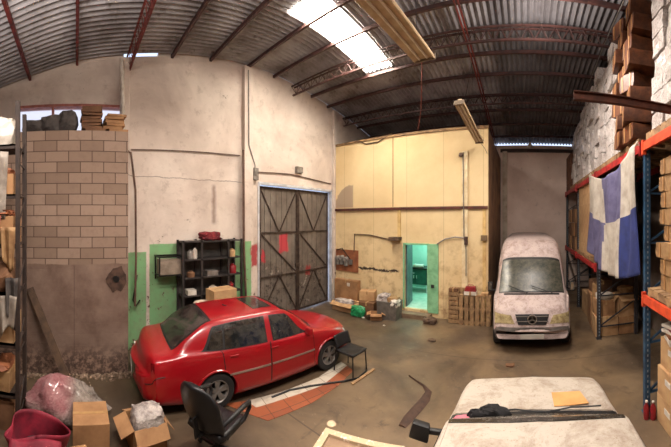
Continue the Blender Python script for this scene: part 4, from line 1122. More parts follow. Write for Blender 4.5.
# floor level, far bays: cartons seen through the braced frame
fl_ = [((2.10, 7.35, 0), (.6, .5, .5), card2, 'pale carton on the floor just behind the braced rack frame, left'), ((2.68, 7.33, 0), (.5, .5, .45), card, 'brown carton on the floor just behind the braced rack frame, right'),
       ((2.08, 7.36, .5), (.5, .46, .4), card, 'brown carton topmost of the left stack behind the braced rack frame'), ((2.66, 7.35, .45), (.52, .46, .55), card2, 'open pale carton on the right stack behind the braced rack frame'),
       ((2.15, 8.1, 0), (.6, .7, .9), card, 'tall brown carton on the floor second back in the far rack bay'), ((2.2, 8.15, .9), (.55, .5, .35), card3, 'dark carton lying on the tall brown carton in the far rack bay'),
       ((2.2, 9.0, 0), (.6, .7, .7), card2, 'pale carton on the floor deep in the far rack bay')]
for i, (l, sz, m_, lab) in enumerate(fl_): carton(lab, l, sz, random.uniform(-.1, .1), None, m_, open_=(i == 3))
o = thing('roll', 'brown paper roll standing on end against the far rack bay', 'roll', (1.98, 7.75, 1.0)); o.location = (1.96, 7.62, .0)
b = B(); b.lathe([(.05, 0), (.13, 0), (.13, 1.25), (.05, 1.25), (.05, 0)], 'Z', n=20); b.build('paper', kraft, o, smooth=True)
for i, (x, y, z, sx_, sy_, sz_, m_, lab) in enumerate(((2.08, 7.34, .9, .4, .3, .16, white_, 'white crumpled papers on the left carton stack behind the rack frame'), (2.66, 7.32, 1.0, .4, .3, .2, kraft, 'crumpled brown paper on the right carton stack behind the rack frame'))):
    clump(lab, 'crumpled_paper', 'papers', (x, y, z), (sx_, sy_, sz_), m_, i, cuts=2, amt=.1)
# banner
bm1 = mat('washed_white_cloth', (184, 176, 164), (152, 142, 130), 4, .85); bm2 = mat('faded_violet_cloth', (92, 88, 120), (70, 66, 98), 5, .85); bm3 = mat('blue_cloth', (40, 52, 112), (28, 38, 84), 5, .8)
o = thing('flag', 'hanging blue and white cloth flag draped from the upper rack beam', 'flag', (XF - .08, 5.6, 4.0))
b = B(); NU, NV = 60, 44
Ya, Yb = 7.42, 4.12
def flag(u, v_):
    Y = Ya + (Yb - Ya) * u
    top = (4.20 - .02 * u) - .30 * math.sin(PI * min(1, u * 1.0)) ** 1.3
    bot = 2.20 - .05 * u - .30 * math.sin(PI * u) ** .8 + .0
    z = top + (bot - top) * v_
    x = XF - .10 - .05 * math.sin(u * 34 + v_ * 1.2) * (.35 + .65 * v_) - .03 * math.sin(u * 15 - v_ * 4) - .10 * math.sin(PI * u) * (1 - v_) * .3
    return Vector((x - (XF - .08), Y - 5.6, z - 4.0))
gg = [[b.bm.verts.new(flag(i / NU, j / NV)) for j in range(NV + 1)] for i in range(NU + 1)]
for i in range(NU):
    for j in range(NV):
        u, v_ = (i + .5) / NU, (j + .5) / NV
        colu = 0 if u < .43 + .02 * math.sin(v_ * 5) else (1 if u < .79 else 2)
        if v_ < .48: mi = 1 if colu == 1 else 0
        else: mi = (1, 0, 2)[colu]
        f = b.bm.faces.new([gg[i][j], gg[i + 1][j], gg[i + 1][j + 1], gg[i][j + 1]]); f.material_index = mi
b.build('cloth', (bm1, bm2, bm3), o, smooth=True, solid=.006)
for u in (0, 1):
    p = flag(u, 0); b = B(); b.tube([p + Vector((0, 0, -.03)), p + Vector((.03, 0, .04)), p + Vector((.07, 0, -.02))], .012, 6); b.build('tie_cord', white_, o)
# rusty beam
b = B(); p0, p1 = onY(573.5, 95.5, 2.78), Vector((XF + .04, 2.78, 0)); p0.z = ZU + .065 + .0425; p1.z = p0.z
L_ = p1.x - p0.x
for z0, z1, d in ((-.042, -.032, .03), (-.032, .032, .006), (.032, .042, .03)): b.bb(0, L_, -d, d, z0, z1)
tag(b.build('steel_beam', mat('rusty_beam', (96, 54, 38), (66, 38, 28), 6, .8, .2), None, p0), 'rusty steel beam jutting out over the aisle from the near orange rack beam', 'beam')

# ---- things on the left wall: workshop shelf, bracket cabinet
y0, y1 = 2.44, 4.05
shf = thing('shelving_unit', 'dark open steel shelving unit against the green dado left of the gate', 'shelf', (WX + .03, y0, 0))
Wd = y1 - y0; dk = mat('dark_shelf_steel', (58, 52, 50), (38, 34, 33), 6, .55, .2)
cols = [0, .48, 1.22, Wd]
for y in cols:
    b = B(); b.bb(0, .04, y - .025, y + .025, 0, 2.52); b.bb(.36, .40, y - .025, y + .025, 0, 2.52); b.build('upright', dk, shf)
for z in (.1, .75, 1.2, 1.62, 2.05, 2.48):
    b = B(); b.bb(0, .40, 0, Wd, z - .015, z + .015); b.build('shelf', dk, shf)
b = B(); b.bb(0, .006, 0, Wd, .1, 2.48); b.build('back_panel', mat('shelf_back', (74, 70, 66), (50, 46, 44), 4, .7), shf)
items = [(.24, 2.065, .16, .22, 'grey tin can on the top bay of the dark shelf, left', grey), (.36, 2.065, .12, .26, 'pale bottle on the top bay of the dark shelf beside the tin', white_), (1.4, 2.065, .18, .2, 'tan tin on the top right bay of the dark shelf', card2),
         (.25, 1.635, .2, .14, 'squat brown tin on the second bay of the dark shelf', card3), (.8, 1.635, .3, .12, 'flat grey case on the middle bay of the dark shelf', grey), (1.42, 1.635, .2, .24, 'red tin on the right of the dark shelf, upper', redplastic),
         (1.36, 1.215, .16, .2, 'red bottle on the right of the dark shelf, lower', redplastic), (.25, 1.215, .22, .12, 'white tray on the left lower bay of the dark shelf', white_), (.85, 1.215, .3, .16, 'cream jug on the lower bay of the dark shelf', cream)]
for (y, z, w_, h_, lab, m_) in items:
    r_ = w_ / 2; b = B()
    if 'tin' in lab or 'bottle' in lab or 'jug' in lab:
        r_ = min(r_, .1); b.lathe([(.0001, 0), (r_, 0), (r_, h_ * .75), (r_ * .9, h_ * .8), (r_ * .45, h_ * .92), (r_ * .45, h_), (.0001, h_)], 'Z', n=18); nm = 'bottle' if 'bottle' in lab else 'tin'
    else: b.bb(-.1, .1, -w_ / 2, w_ / 2, 0, h_); nm = 'case' if 'case' in lab else 'tray'
    tag(b.build(nm, m_, None, (WX + .03 + .24, y0 + y, z), smooth=('tin' in lab)), lab, nm)
clump('dark red rag heaped on top of the dark steel shelving unit', 'rag', 'rag', (WX + .25, 3.2, 2.495), (.26, .5, .2), mat('dark_red_cloth', (120, 30, 36), (80, 22, 28), 8, .9), 5, cuts=3)
carton('tan carton with a loose lid in front of the dark shelving unit', onX(217, 303, WX + .7) * Vector((1, 1, 0)) if 0 else (WX + .68, 3.3, 1.0), (.4, .62, .38), .05, None, card2)
o = thing('workbench', 'dark low bench holding a tan carton in front of the shelving', 'bench', (WX + .68, 3.15, 0))
b = B(); b.bb(-.22, .22, -.6, .55, .95, 1.0); b.build('bench_top', oldwood, o)
for x in (-.19, .19):
    for y in (-.56, .51): b = B(); b.bar((x, y, 0), (x, y, .95), .05); b.build('leg', oldwood, o)
tag(B().lathe([(.0001, 0), (.2, 0), (.22, .04), (.22, .1), (.2, .12), (.0001, .12)], 'Z', n=24).build('enamel_basin', cream, None, (WX + .68, 2.82, 1.0), smooth=True), 'pale round basin on the dark bench behind the red car', 'basin')
o = thing('wall_bracket', 'black metal frame bracket holding a grey crate on the green wall', 'bracket', (WX + .02, 1.88, 1.6))
b = B(); b.bar((0, 0, 0), (0, 0, .56), .03); b.bar((0, .56, 0), (0, .56, .56), .03); b.bar((0, 0, .55), (.35, 0, .55), .03); b.bar((0, .56, .55), (.35, .56, .55), .03); b.bar((.35, -.02, .55), (.35, .58, .55), .03); b.bar((.0, -.02, .55), (.0, .58, .55), .03)
b.bar((.35, 0, .55), (.35, 0, .12), .025); b.bar((.35, .56, .55), (.35, .56, .12), .025); b.bar((0, 0, .12), (.35, 0, .12), .025); b.bar((0, .56, .12), (.35, .56, .12), .025); b.bar((.35, 0, .12), (.35, .56, .12), .025); b.build('frame', blackm, o)
b = B(); b.bb(-.15, .15, -.26, .26, 0, .34); tag(b.build('crate', mat('greyish_crate', (142, 128, 112), (112, 98, 84), 5, .8), None, (WX + .2, 2.16, 1.735), bevel=.01), 'grey-brown crate sitting in the black bracket left of the shelving', 'crate')
# hole knocked in the partition wall
p = onX(117, 279, BX); b = B(); n = 16; rnd = random.Random(4)
ring = [(0, math.cos(2 * PI * k / n) * rnd.uniform(.16, .24), math.sin(2 * PI * k / n) * rnd.uniform(.2, .3)) for k in range(n)]
b.poly(ring, (.012, 0, 0), 0); o = struct(b.build('trim_14', mat('broken_render_patch', (84, 62, 50), (54, 38, 30), 9, .95, obj=True), None, p))
b = B(); b.lathe([(.0001, 0), (.07, 0), (.06, .02), (.0001, .02)], 'X', (.013, -.02, 0), 10); b.build('hole', blackm, o)
p = onX(113, 296, BX)

# ---- stacks on top of the partition wall
def flat_stack(label0, y, x, n, w_, m_, grp, h_=.05):
    OO = ['lowest', 'second', 'third', 'fourth', 'fifth', 'sixth', 'seventh', 'topmost']
    for k in range(n):
        b = B(); b.bb(-.25, .25, -w_ / 2, w_ / 2, 0, h_); b.jitter(.008, k)
        tag(b.build('flat_box', m_, None, (x + random.uniform(-.03, .03), y + random.uniform(-.05, .05), BT + .008 + k * (h_ + .014)), random.uniform(-.12, .12)), OO[k if k < n - 1 else 7] + ' ' + label0, 'flattened box', grp)
flat_stack('flattened brown carton in the left pile on top of the concrete block wall', .36, BX - .32, 8, .40, card3, 'left pile of flattened cartons on the block wall')
flat_stack('flattened brown carton in the right pile on top of the concrete block wall', .80, BX - .32, 6, .38, card, 'right pile of flattened cartons on the block wall')
ash = mat('dark_grey_sacking', (78, 72, 68), (52, 46, 44), 6, .95)
for i, (y, w_, h_, lab) in enumerate(((-.86, .42, .27, 'dark lumpy sack at the left end of the block wall top'), (-.5, .4, .34, 'dark sack, second from the left on the block wall top'), (-.16, .36, .42, 'dark square-topped sack beside the carton piles on the block wall'))):
    clump(lab, 'sack', 'sack', (BX - .3, y, BT), (.5, w_, h_), ash, i + 20, cuts=3, amt=.06)
# leaning plank
a, c_ = onX(30, 288, BX + .05), onX(70, 374, BX + .55); c_ = Vector((BX + .45, c_.y, .03)); b = B(); b.bar((0, 0, 0), a - c_, .14, .035, (1, 0, 0))
tag(b.build('plank', oldwood, None, c_), 'long dark plank leaning on the plastered part of the block wall', 'plank')
# plaster rubble at the wall foot
b = B(); rnd = random.Random(9)
for k in range(260):
    y = rnd.uniform(-1.3, 1.1); x = BX + .02 + abs(rnd.gauss(0, .10)); s_ = rnd.uniform(.012, .05)
    b.box((x, y, s_ * .35), (s_, s_ * rnd.uniform(.6, 1.3), s_ * .7), (rnd.uniform(-.4, .4), rnd.uniform(-.4, .4), rnd.uniform(0, 3)))
tag(b.build('rubble', mat('pale_rubble', (150, 128, 108), (108, 86, 70), 9, .95)), 'pale plaster crumbs fallen along the foot of the block wall', 'rubble', kind='stuff')

# ---- left rack with clutter
LX0, LX1 = -4.42, -3.90
lr = thing('storage_rack', 'dark rusty steel rack crammed with cartons at the left edge', 'rack', (LX1, -.80, 0))
rs = mat('dark_brown_rack_steel', (56, 42, 34), (38, 28, 24), 7, .7)
for y in (0, -1.6, -3.0):
    b = B(); D = LX1 - LX0
    for x in (0, -D): b.bb(x - .03, x + .03, y - .03, y + .03, 0, 4.65 if y == 0 else 4.65)
    for k in range(5): b.bar((0, y, .2 + k * .9), (-D, y, .6 + k * .9), .015); b.bar((0, y, .2 + k * .9), (-D, y, .2 + k * .9), .015)
    b.build('upright_frame', rs, lr)
LZ = [.55, 1.25, 1.95, 2.65, 3.35, 4.05]
for z in LZ:
    b = B(); b.bb(-D - .02, -.0, -3.0, 0, z - .012, z + .012); b.bb(-.035, .0, -3.0, 0, z - .05, z + .012); b.build('shelf', rs, lr)
rnd = random.Random(31)
ords = ['lowest', 'second', 'third', 'fourth', 'fifth', 'top']
wherex = ['by its end post', 'second from its end post', 'third from its end post', 'fourth from its end post']
for li, z in enumerate(LZ):
    for k in range(4):
        y = -.80 - .25 - k * .44; w_ = rnd.uniform(.3, .4); h_ = rnd.uniform(.26, .5); m_ = rnd.choice([card, card2, card3, kraft, card])
        base = '%s left-rack shelf, %s' % (ords[li], wherex[k]) 
        xx = LX1 - .26 + rnd.uniform(-.02, .02)
        if (li + k) % 3 == 2:
            clump('crumpled paper sack on the ' + base, 'sack', 'sack', (xx, y, z + .012), (.5, w_, h_), rnd.choice([white_, kraft, card3]), li * 9 + k, cuts=3, amt=.07)
        else:
            carton('worn carton on the ' + base, (xx, y, z + .012), (.48, w_, h_), rnd.uniform(-.12, .12), 'cartons on the left rack', m_, open_=(li * k) % 4 == 1)
            if h_ < .42:
                clump('loose papers on carton on ' + base, 'papers', 'papers', (xx + .05, y, z + .013 + h_), (.4, w_ * .8, .09), white_ if k % 2 else rb, li * 7 + k, cuts=2, amt=.1)
# lower clutter under the first shelf and rags hanging out
for k, (lab, m_) in enumerate((('dark carton on the floor under the left rack, nearest the block wall', card3), ('brown carton on the floor under the left rack, second from the block wall end', card), ('pale carton on the floor under the left rack, third from the block wall end', card2))):
    carton(lab, (LX1 - .35, -1.08 - k * .5, 0), (.6, .44, .42), 0, None, m_)
bag0 = mat('dusty_greyish_sheet', (150, 140, 128), (116, 104, 92), 5, .6)
def hang(label, y, z, w_, h_, m_, seed, x=LX1 + .02):
    rnd = random.Random(seed); b = B()
    b.grid(lambda u, v_: Vector((.03 * math.sin(u * 9 + seed) + .06 * v_ * math.sin(seed + u * 4), (u - .5) * w_ * (1 - .3 * v_), -v_ * h_ * (1 - .25 * math.sin(u * 3.0 + seed)))), 10, 10)
    tag(b.build('hanging_rag', m_, None, (x, y, z), smooth=True, solid=.008), label, 'rag')
hang('whitish plastic sheet hanging over the front of the left rack, high up', -1.10, 3.95, .34, .75, bag0, 2, LX1 + .05)
hang('reddish rag hanging from the left rack at mid height', -1.18, 3.05, .3, .5, mat('faded_pink_cloth', (170, 96, 92), (130, 70, 66), 6, .9), 5, LX1 + .05)
hang('yellowish cloth hanging from the left rack post', -.93, 2.9, .2, .5, kraft, 9, LX1 + .05)
hang('pale torn paper hanging low on the left rack', -.95, 1.95, .3, .55, bag0, 12, LX1 + .05)
hang('dark cloth strip hanging low on the rack post by the leaning plank', -.86, 2.2, .2, .6, ash, 15, LX1 + .05)
p = Vector((LX1 + .0, -1.15, 4.07)); carton('orange-brown carton on the very top of the left rack', (LX1 - .3, -1.75, 4.5 + .4), (.5, .5, .5), 0, None, card) if 0 else None

# ---- tiled strips let into the floor beside the red car
def strip(name, px, m_, z):
    pts = [onZ(x, y, 0) for x, y in px]; b = B(); b.poly([Vector((p.x, p.y, .001)) for p in pts], (0, 0, z), 2); return struct(b.build(name, m_))
def tilemat(name, c, c2, grout, sc_=.33):
    t = NT(name); v = t.pos(); mp = t.node('ShaderNodeMapping'); mp.inputs['Rotation'].default_value = (0, 0, .22); t.link(v, mp.inputs[0])
    br = t.node('ShaderNodeTexBrick'); t.link(mp.outputs[0], br.inputs['Vector']); br.offset = 0
    for k, val in (('Scale', 1.0), ('Brick Width', sc_), ('Row Height', sc_), ('Mortar Size', .006)): br.inputs[k].default_value = val
    br.inputs['Color1'].default_value = srgb(c); br.inputs['Color2'].default_value = srgb(c2); br.inputs['Mortar'].default_value = srgb(grout)
    t.col(t.mix(t.math('MULTIPLY', t.ramp(t.noise(v, 6, 7, .7), .5, .75), .45), br.outputs['Color'], srgb((104, 78, 58)))); t.b.inputs['Roughness'].default_value = .5; return t.m
strip('floor_tile_band', [(224, 404), (247, 401), (256, 408), (288, 398), (322, 386), (347, 366), (353, 371), (338, 386), (312, 403), (268, 421)], tilemat('terracotta_tile', (152, 82, 50), (132, 68, 42), (80, 52, 36)), .006)
strip('floor_tile_band', [(247, 401), (256, 408), (288, 398), (322, 386), (347, 366), (341, 362), (318, 378), (285, 391)], tilemat('white_tile', (196, 186, 170), (180, 168, 152), (120, 104, 88), .4), .008)
b = B(); pts = [onZ(x, y, .02) for x, y in ((272, 397), (290, 390), (310, 386), (330, 383), (345, 381), (358, 378), (366, 371), (366, 366))]
o0 = pts[0].copy(); b.tube([p - o0 for p in pts], .018, 8); tag(b.build('hose', blackm, None, o0, smooth=True), 'black hose lying over the tiles between the red car and the black chair', 'hose')
# thin plank lying in front of chair
a, c_ = onZ(352, 384, .015), onZ(374, 369, .015); b = B(); b.bar((0, 0, 0), c_ - a, .06, .02); tag(b.build('plank', wood, None, a), 'short pale plank lying on the floor right of the black chair', 'plank')

# ---- low black chair by the front wheel
ch = thing('chair', 'low black metal-legged chair standing beside the front wheel of the red car', 'chair', (-3.24, 4.66, 0), math.radians(-6))
vin = mat('black_vinyl', (24, 24, 27), (16, 16, 18), 6, .4)
b = B(); b.grid(lambda u, v_: Vector((-.22 + .44 * u, -.21 + .42 * v_, .43 + .03 * math.cos(PI * (u - .45)) * 0 + .02 * (2 * v_ - 1) ** 2 - .01 * math.sin(PI * u))), 10, 10); b.build('seat', vin, ch, smooth=True, solid=.025)
b = B(); b.grid(lambda u, v_: Vector((-.20 - .09 * u - .02 * math.sin(PI * v_), -.21 + .42 * v_, .46 + .22 * u)), 8, 10); b.build('backrest', vin, ch, smooth=True, solid=.022)
for x, y in ((-.24, -.19), (-.24, .19), (.2, -.19), (.2, .19)):
    b = B(); b.tube([(x * 1.12, y * 1.1, 0), (x, y, .42)], .013, 8); b.build('leg', blackm, ch, smooth=True)
for y in (-.2, .2):
    b = B(); b.tube([(-.20, y, .41), (-.22, y, .5), (-.29, y, .67)], .012, 8); b.build('back_post', blackm, ch, smooth=True)
b = B(); b.tube([(.2, -.19, .40), (.2, .19, .40), (-.24, .19, .40), (-.24, -.19, .40), (.2, -.19, .40)], .011, 6); b.build('seat_frame', blackm, ch)

# ---- office swivel chair (local +y = forward)
oc = thing('office_chair', 'black swivel office chair with curved armrests in the foreground beside the red car', 'chair', (-3.20, 1.72, 0), math.radians(24))
oc.scale = (1.05, 1.05, 1.02)
b = B()
def seat(u, v_):
    x = -.26 + .52 * u; y = -.25 + .5 * v_; return Vector((x * (1 - .12 * (2 * v_ - 1) ** 4), y, .47 + .03 * (2 * u - 1) ** 2 - .05 * max(0, v_ - .8) * 3))
b.grid(seat, 14, 12); b.build('seat', vin, oc, smooth=True, solid=.07)
b = B()
def back(u, v_):
    x = -.29 + .58 * u; wv = 1 - .35 * (2 * v_ - 1) ** 4; return Vector((x * wv, -.27 - .20 * v_ + .10 * (2 * u - 1) ** 2 - .03 * math.sin(PI * v_), .46 + .62 * v_ - .05 * (2 * u - 1) ** 4))
b.grid(back, 14, 14); b.build('backrest', vin, oc, smooth=True, solid=.06)
for s_ in (-1, 1):
    b = B(); b.tube([(s_ * .26, -.22, .62), (s_ * .31, -.15, .68), (s_ * .32, .08, .69), (s_ * .31, .24, .66), (s_ * .30, .27, .58), (s_ * .28, .18, .47), (s_ * .24, .10, .42)], [.02, .028, .03, .03, .026, .022, .02], 10); b.build('armrest', blackp, oc, smooth=True)
b = B(); b.cyl((0, 0, .12), (0, 0, .42), .03, 14); b.box((0, -.02, .42), (.24, .26, .04)); b.bar((0, -.1, .42), (0, -.36, .46), .06, .02); b.bar((0, -.36, .45), (0, -.40, .70), .06, .02); b.build('gas_column', blackp, oc)
for k in range(5):
    a = 2 * PI * k / 5 + .5; b = B(); e = Vector((math.cos(a) * .30, math.sin(a) * .30, .075)); b.tube([(0, 0, .13), e], [.03, .018], 8); lg = b.build('leg', blackp, oc, smooth=True)
    b = B(); b.cyl(e + Vector((-.02, 0, -.047)), e + Vector((.02, 0, -.047)), .028, 14); b.build('caster', blackp, lg)

# ---- foreground left: boxes and bags
carton('closed brown carton on the floor between the crimson bag and the bag-topped carton', (-3.93, .2, 0), (.48, .48, .35), 0, None, card)
carton('open brown carton with a white plastic bag stuffed in its top', (-3.76, .93, 0), (.42, .46, .33), .12, None, card, open_=True)
bagm = NT('thin_white_plastic'); v = bagm.obj(); bagm.col(bagm.mix(bagm.ramp(bagm.noise(v, 7, 6, .7), .4, .6), srgb((206, 196, 188)), srgb((140, 128, 124)))); bagm.b.inputs['Roughness'].default_value = .3; bagm.bump(bagm.noise(v, 16, 6, .7, 1.5), .8, .03)
clump('crumpled white plastic bag stuffed in the open carton behind the office chair', 'plastic_bag', 'bag', (-3.74, .95, .16), (.34, .40, .30), bagm.m, 14, cuts=6, amt=.045, smooth=True)
pk = NT('clear_and_pink_plastic'); v = pk.obj(); sx_ = pk.xyz(v)
pm = pk.math('MULTIPLY', pk.ramp(sx_[1], .12, -.08), pk.ramp(sx_[2], .12, .3))
pk.col(pk.mix(pk.math('MULTIPLY', pm, .5), pk.mix(pk.ramp(pk.noise(v, 6, 7, .75), .4, .62), srgb((176, 164, 154)), srgb((104, 90, 82))), srgb((204, 110, 122))))
pk.b.inputs['Roughness'].default_value = .2; pk.b.inputs['Coat Weight'].default_value = .6; pk.bump(pk.noise(v, 10, 7, .75, 2), 1.0, .05)
b = B(); b.lathe([(.0001, 0), (.40, .01), (.47, .10), (.44, .26), (.34, .42), (.20, .54), (.08, .60), (.0001, .61)], 'Z', n=30)
bmesh.ops.subdivide_edges(b.bm, edges=b.bm.edges[:], cuts=1, use_grid_fill=True); rnd = random.Random(3)
for v_ in b.bm.verts:
    a = math.atan2(v_.co.y, v_.co.x); k_ = 1 + .10 * math.sin(a * 5 + v_.co.z * 9) + .05 * math.sin(a * 11 - v_.co.z * 20) + rnd.uniform(-.03, .03); v_.co.x *= k_ * .78; v_.co.y *= k_ * (1.12 + .15 * (v_.co.z < .3)); v_.co.y -= v_.co.z * .35
tag(b.build('plastic_bag', pk.m, None, (-4.42, -.10, 0), smooth=True), 'large clear plastic bag with pink contents slumped by the left rack', 'bag')
cr = thing('tote_bag', 'open crimson fabric bag with folded-down rim on the floor at the lower left', 'bag', (-3.52, -.48, 0), .06)
crm = mat('crimson_fabric', (134, 22, 44), (96, 16, 34), 6, .7, bump=.2)
b = B()
def bagp(o, i_=0):
    def f(u, v_):
        a = 2 * PI * u; ex = 3.5; ca, sa = math.cos(a), math.sin(a); k_ = (abs(ca) ** ex + abs(sa) ** ex) ** (-1 / ex)
        q = .20 + .03 * math.sin(a * 3 + v_ * 4); return Vector((ca * k_ * (q + .03 * v_ - o), sa * k_ * (q * 1.6 + .05 * v_ - o), v_ * (.44 + .04 * math.sin(a * 2 + 1))))
    return f
b.grid(bagp(0), 40, 10); b.build('bag_body', crm, cr, smooth=True, solid=.012)
b = B(); b.box((0, 0, .015), (.38, .58, .02)); b.build('bag_base', crm, cr)
b = B(); b.grid(lambda u, v_: Vector((.25 + .13 * v_, -.30 + .6 * u, .46 - .12 * v_ - .02 * math.sin(u * 7))), 12, 5); b.build('rim_flap', crm, cr, smooth=True, solid=.01)
clump('dark lump of cloth lying inside the crimson bag', 'cloth', 'cloth', (-3.52, -.46, .03), (.28, .4, .2), mat('mauve_dark_cloth', (60, 40, 48), (40, 26, 32), 6, .9), 8, cuts=3, amt=.06)
carton('low pale open tray in front of the crimson bag at the bottom edge', (-3.04, -.42, 0), (.3, .5, .32), .05, None, card2, open_=True)
carton('small brown carton between the crimson bag and the closed carton', (-3.42, .05, 0), (.22, .2, .22), .2, None, card)

# ---- chipped pale frame panel on trestles, bottom centre
ax_ = Vector((-.22, -.975, 0)).normalized(); bx_ = Vector((.967, .254, 0)).normalized(); k0 = Vector((-1.99, 2.38, 0))
tb = thing('work_table', 'low table with a chipped pale timber frame rim at the bottom centre', 'table', k0)
tb.rotation_euler = (0, 0, math.atan2(bx_.y, bx_.x)); LW, LD, TZ = .86, 1.0, .75
chip = NT('chipped_cream_paint'); v = chip.obj(); chip.col(chip.mix(chip.ramp(chip.noise(v, 14, 6, .7), .56, .60), srgb((198, 176, 142)), srgb((238, 226, 208)))); chip.b.inputs['Roughness'].default_value = .6
b = B(); b.bb(0, LW, -.07, 0, TZ - .04, TZ); b.bb(0, LW, -LD, -LD + .07, TZ - .04, TZ); b.bb(0, .07, -LD + .07, -.07, TZ - .04, TZ); b.bb(LW - .07, LW, -LD + .07, -.07, TZ - .04, TZ); b.build('rim', chip.m, tb)
b = B(); b.bb(.068, LW - .068, -LD + .068, -.068, TZ - .05, TZ - .025); b.build('top_panel', mat('brown_hardboard', (150, 122, 94), (128, 100, 76), 4, .6), tb)
for x, y in ((.06, -.06), (LW - .06, -.06), (.06, -LD + .06), (LW - .06, -LD + .06)):
    b = B(); b.bar((x, y, 0), (x, y, TZ - .04), .05); b.build('leg', wood, tb)

# ---- dark strip of rubber on the floor
b = B(); pts = [onZ(x, y, .0) for x, y in ((402, 427), (409, 418), (418, 408), (425, 400), (428.5, 392), (424, 386), (416, 381), (409, 376))]; wd = [.06, .085, .09, .085, .06, .03, .018, .012]
o0 = pts[0].copy(); L_ = []
for i, p in enumerate(pts):
    d = (pts[min(i + 1, 7)] - pts[max(i - 1, 0)]); d.z = 0; d.normalize(); n_ = Vector((-d.y, d.x, 0)); q = p - o0
    L_.append([b.bm.verts.new(q + n_ * wd[i] + Vector((0, 0, .003))), b.bm.verts.new(q + n_ * wd[i] * .4 + Vector((0, 0, .03))), b.bm.verts.new(q - n_ * wd[i] * .5 + Vector((0, 0, .022))), b.bm.verts.new(q - n_ * wd[i] + Vector((0, 0, .003)))])
for a, c_ in zip(L_, L_[1:]):
    for k in range(4): b._f([a[k], a[(k + 1) % 4], c_[(k + 1) % 4], c_[k]])
b._f(L_[0]); b._f(L_[-1][::-1])
tag(b.build('rubber_strip', mat('dark_brown_rubber', (74, 50, 38), (52, 34, 26), 9, .7), None, o0, smooth=True), 'dark brown strip of rubber curled on the floor left of the white car', 'strip')
# scraps on the floor
sp = [(413, 304, 'white paper scrap on the floor right of the office doorway step', white_, .05), (363, 318, 'white paper scrap on the floor in front of the carton heap', white_, .05), (400, 437, 'crumpled pale rag on the floor beside the wing mirror', kraft, .05) if 0 else (384, 326, 'tiny white scrap on the floor below the grey bin', white_, .04),
      (510, 366, 'dark rag lying on the floor between the white van and the white car', card3, .10), (432, 341, 'flat dark scrap on the floor in front of the doorway', oldwood, .12)]
for i, (x, y, lab, m_, sz) in enumerate(sp): clump(lab, 'scrap', 'scrap', onZ(x, y if y > 315 else 316, 0), (sz * 1.6, sz * 1.2, .02 + sz * .15), m_, i + 60, cuts=2, amt=.12)

# ---- things on the white car's bonnet
ZB = 1.015 + .0
q = [onZ(x, y, 1.0) for x, y in ((551.5, 393), (579.7, 391.5), (589, 403.6), (554.3, 407))]
cc = sum(q, Vector()) / 4
def bonnet_z(x, y):
    best = None
    for t_ in range(90, 127, 2):
        for s_ in range(60, 91, 3):
            p = WL.p(t_ / 10, s_ / 10, 1 if x > .1 else -1) + WCAR.location; d = (p.x - x) ** 2 + (p.y - y) ** 2
            if best is None or d < best[0]: best = (d, p.z)
    return best[1]
zc = max(bonnet_z(p.x, p.y) for p in q) + .006
b = B(); b.poly([Vector((p.x - cc.x, p.y - cc.y, 0)) for p in q], (0, 0, .006), 2); tag(b.build('cardboard_sheet', mat('orange_cardboard', (206, 156, 96), (190, 138, 80), 3, .8), None, (cc.x, cc.y, zc)), 'square sheet of orange-tan cardboard on the right of the white bonnet', 'cardboard')
def drape(name, label, px, z, m_, seed, h=.05):
    pts = [onZ(x, y, z) for x, y in px]; c_ = sum(pts, Vector()) / len(pts); rnd = random.Random(seed); b = B()
    n = len(pts); rings = []
    for k, (sc_, hh) in enumerate(((1, 0), (1.02, h * .3), (.85, h * .7), (.55, h * .8), (.22, h * .7))):
        ring = []
        for i in range(n * 4):
            a = pts[i // 4].lerp(pts[(i // 4 + 1) % n], (i % 4) / 4) - c_; ring.append(b.bm.verts.new(Vector((a.x * sc_, a.y * sc_, hh * (1 + (rnd.uniform(-.2, .2) if k else 0)))) + (Vector((rnd.uniform(-1, 1), rnd.uniform(-1, 1), 0)) * .008)))
        rings.append(ring)
    for a, c2 in zip(rings, rings[1:]):
        for k in range(n * 4): b._f([a[k], a[(k + 1) % (n * 4)], c2[(k + 1) % (n * 4)], c2[k]])
    b._f(rings[0][::-1]); b._f(rings[-1]); zz = max(bonnet_z(c_.x, c_.y), z - .02)
    return tag(b.build(name, m_, None, (c_.x, c_.y, zz + .004), smooth=True), label, 'cloth')
drape('rag', 'pink rag on the bonnet at the left foot of the windscreen', [(451, 421), (456, 416), (470, 414), (486, 418), (484, 423), (462, 424)], 1.03, mat('pink_cloth', (206, 120, 132), (170, 88, 102), 6, .9), 3, .04)
drape('cloth', 'black crumpled cloth bundle on the bonnet behind the pink rag', [(467, 414), (474, 410), (488, 411), (496, 415), (486, 418), (472, 417)], 1.06, mat('black_cloth', (24, 22, 24), (14, 13, 14), 8, .9), 4, .07)
drape('cloth', 'black cloth lying on the bonnet, right of the crumpled bundle', [(480, 407), (494, 405), (508, 410), (512, 415), (500, 417), (488, 412)], 1.05, mat('black_cloth', (24, 22, 24)), 5, .06)

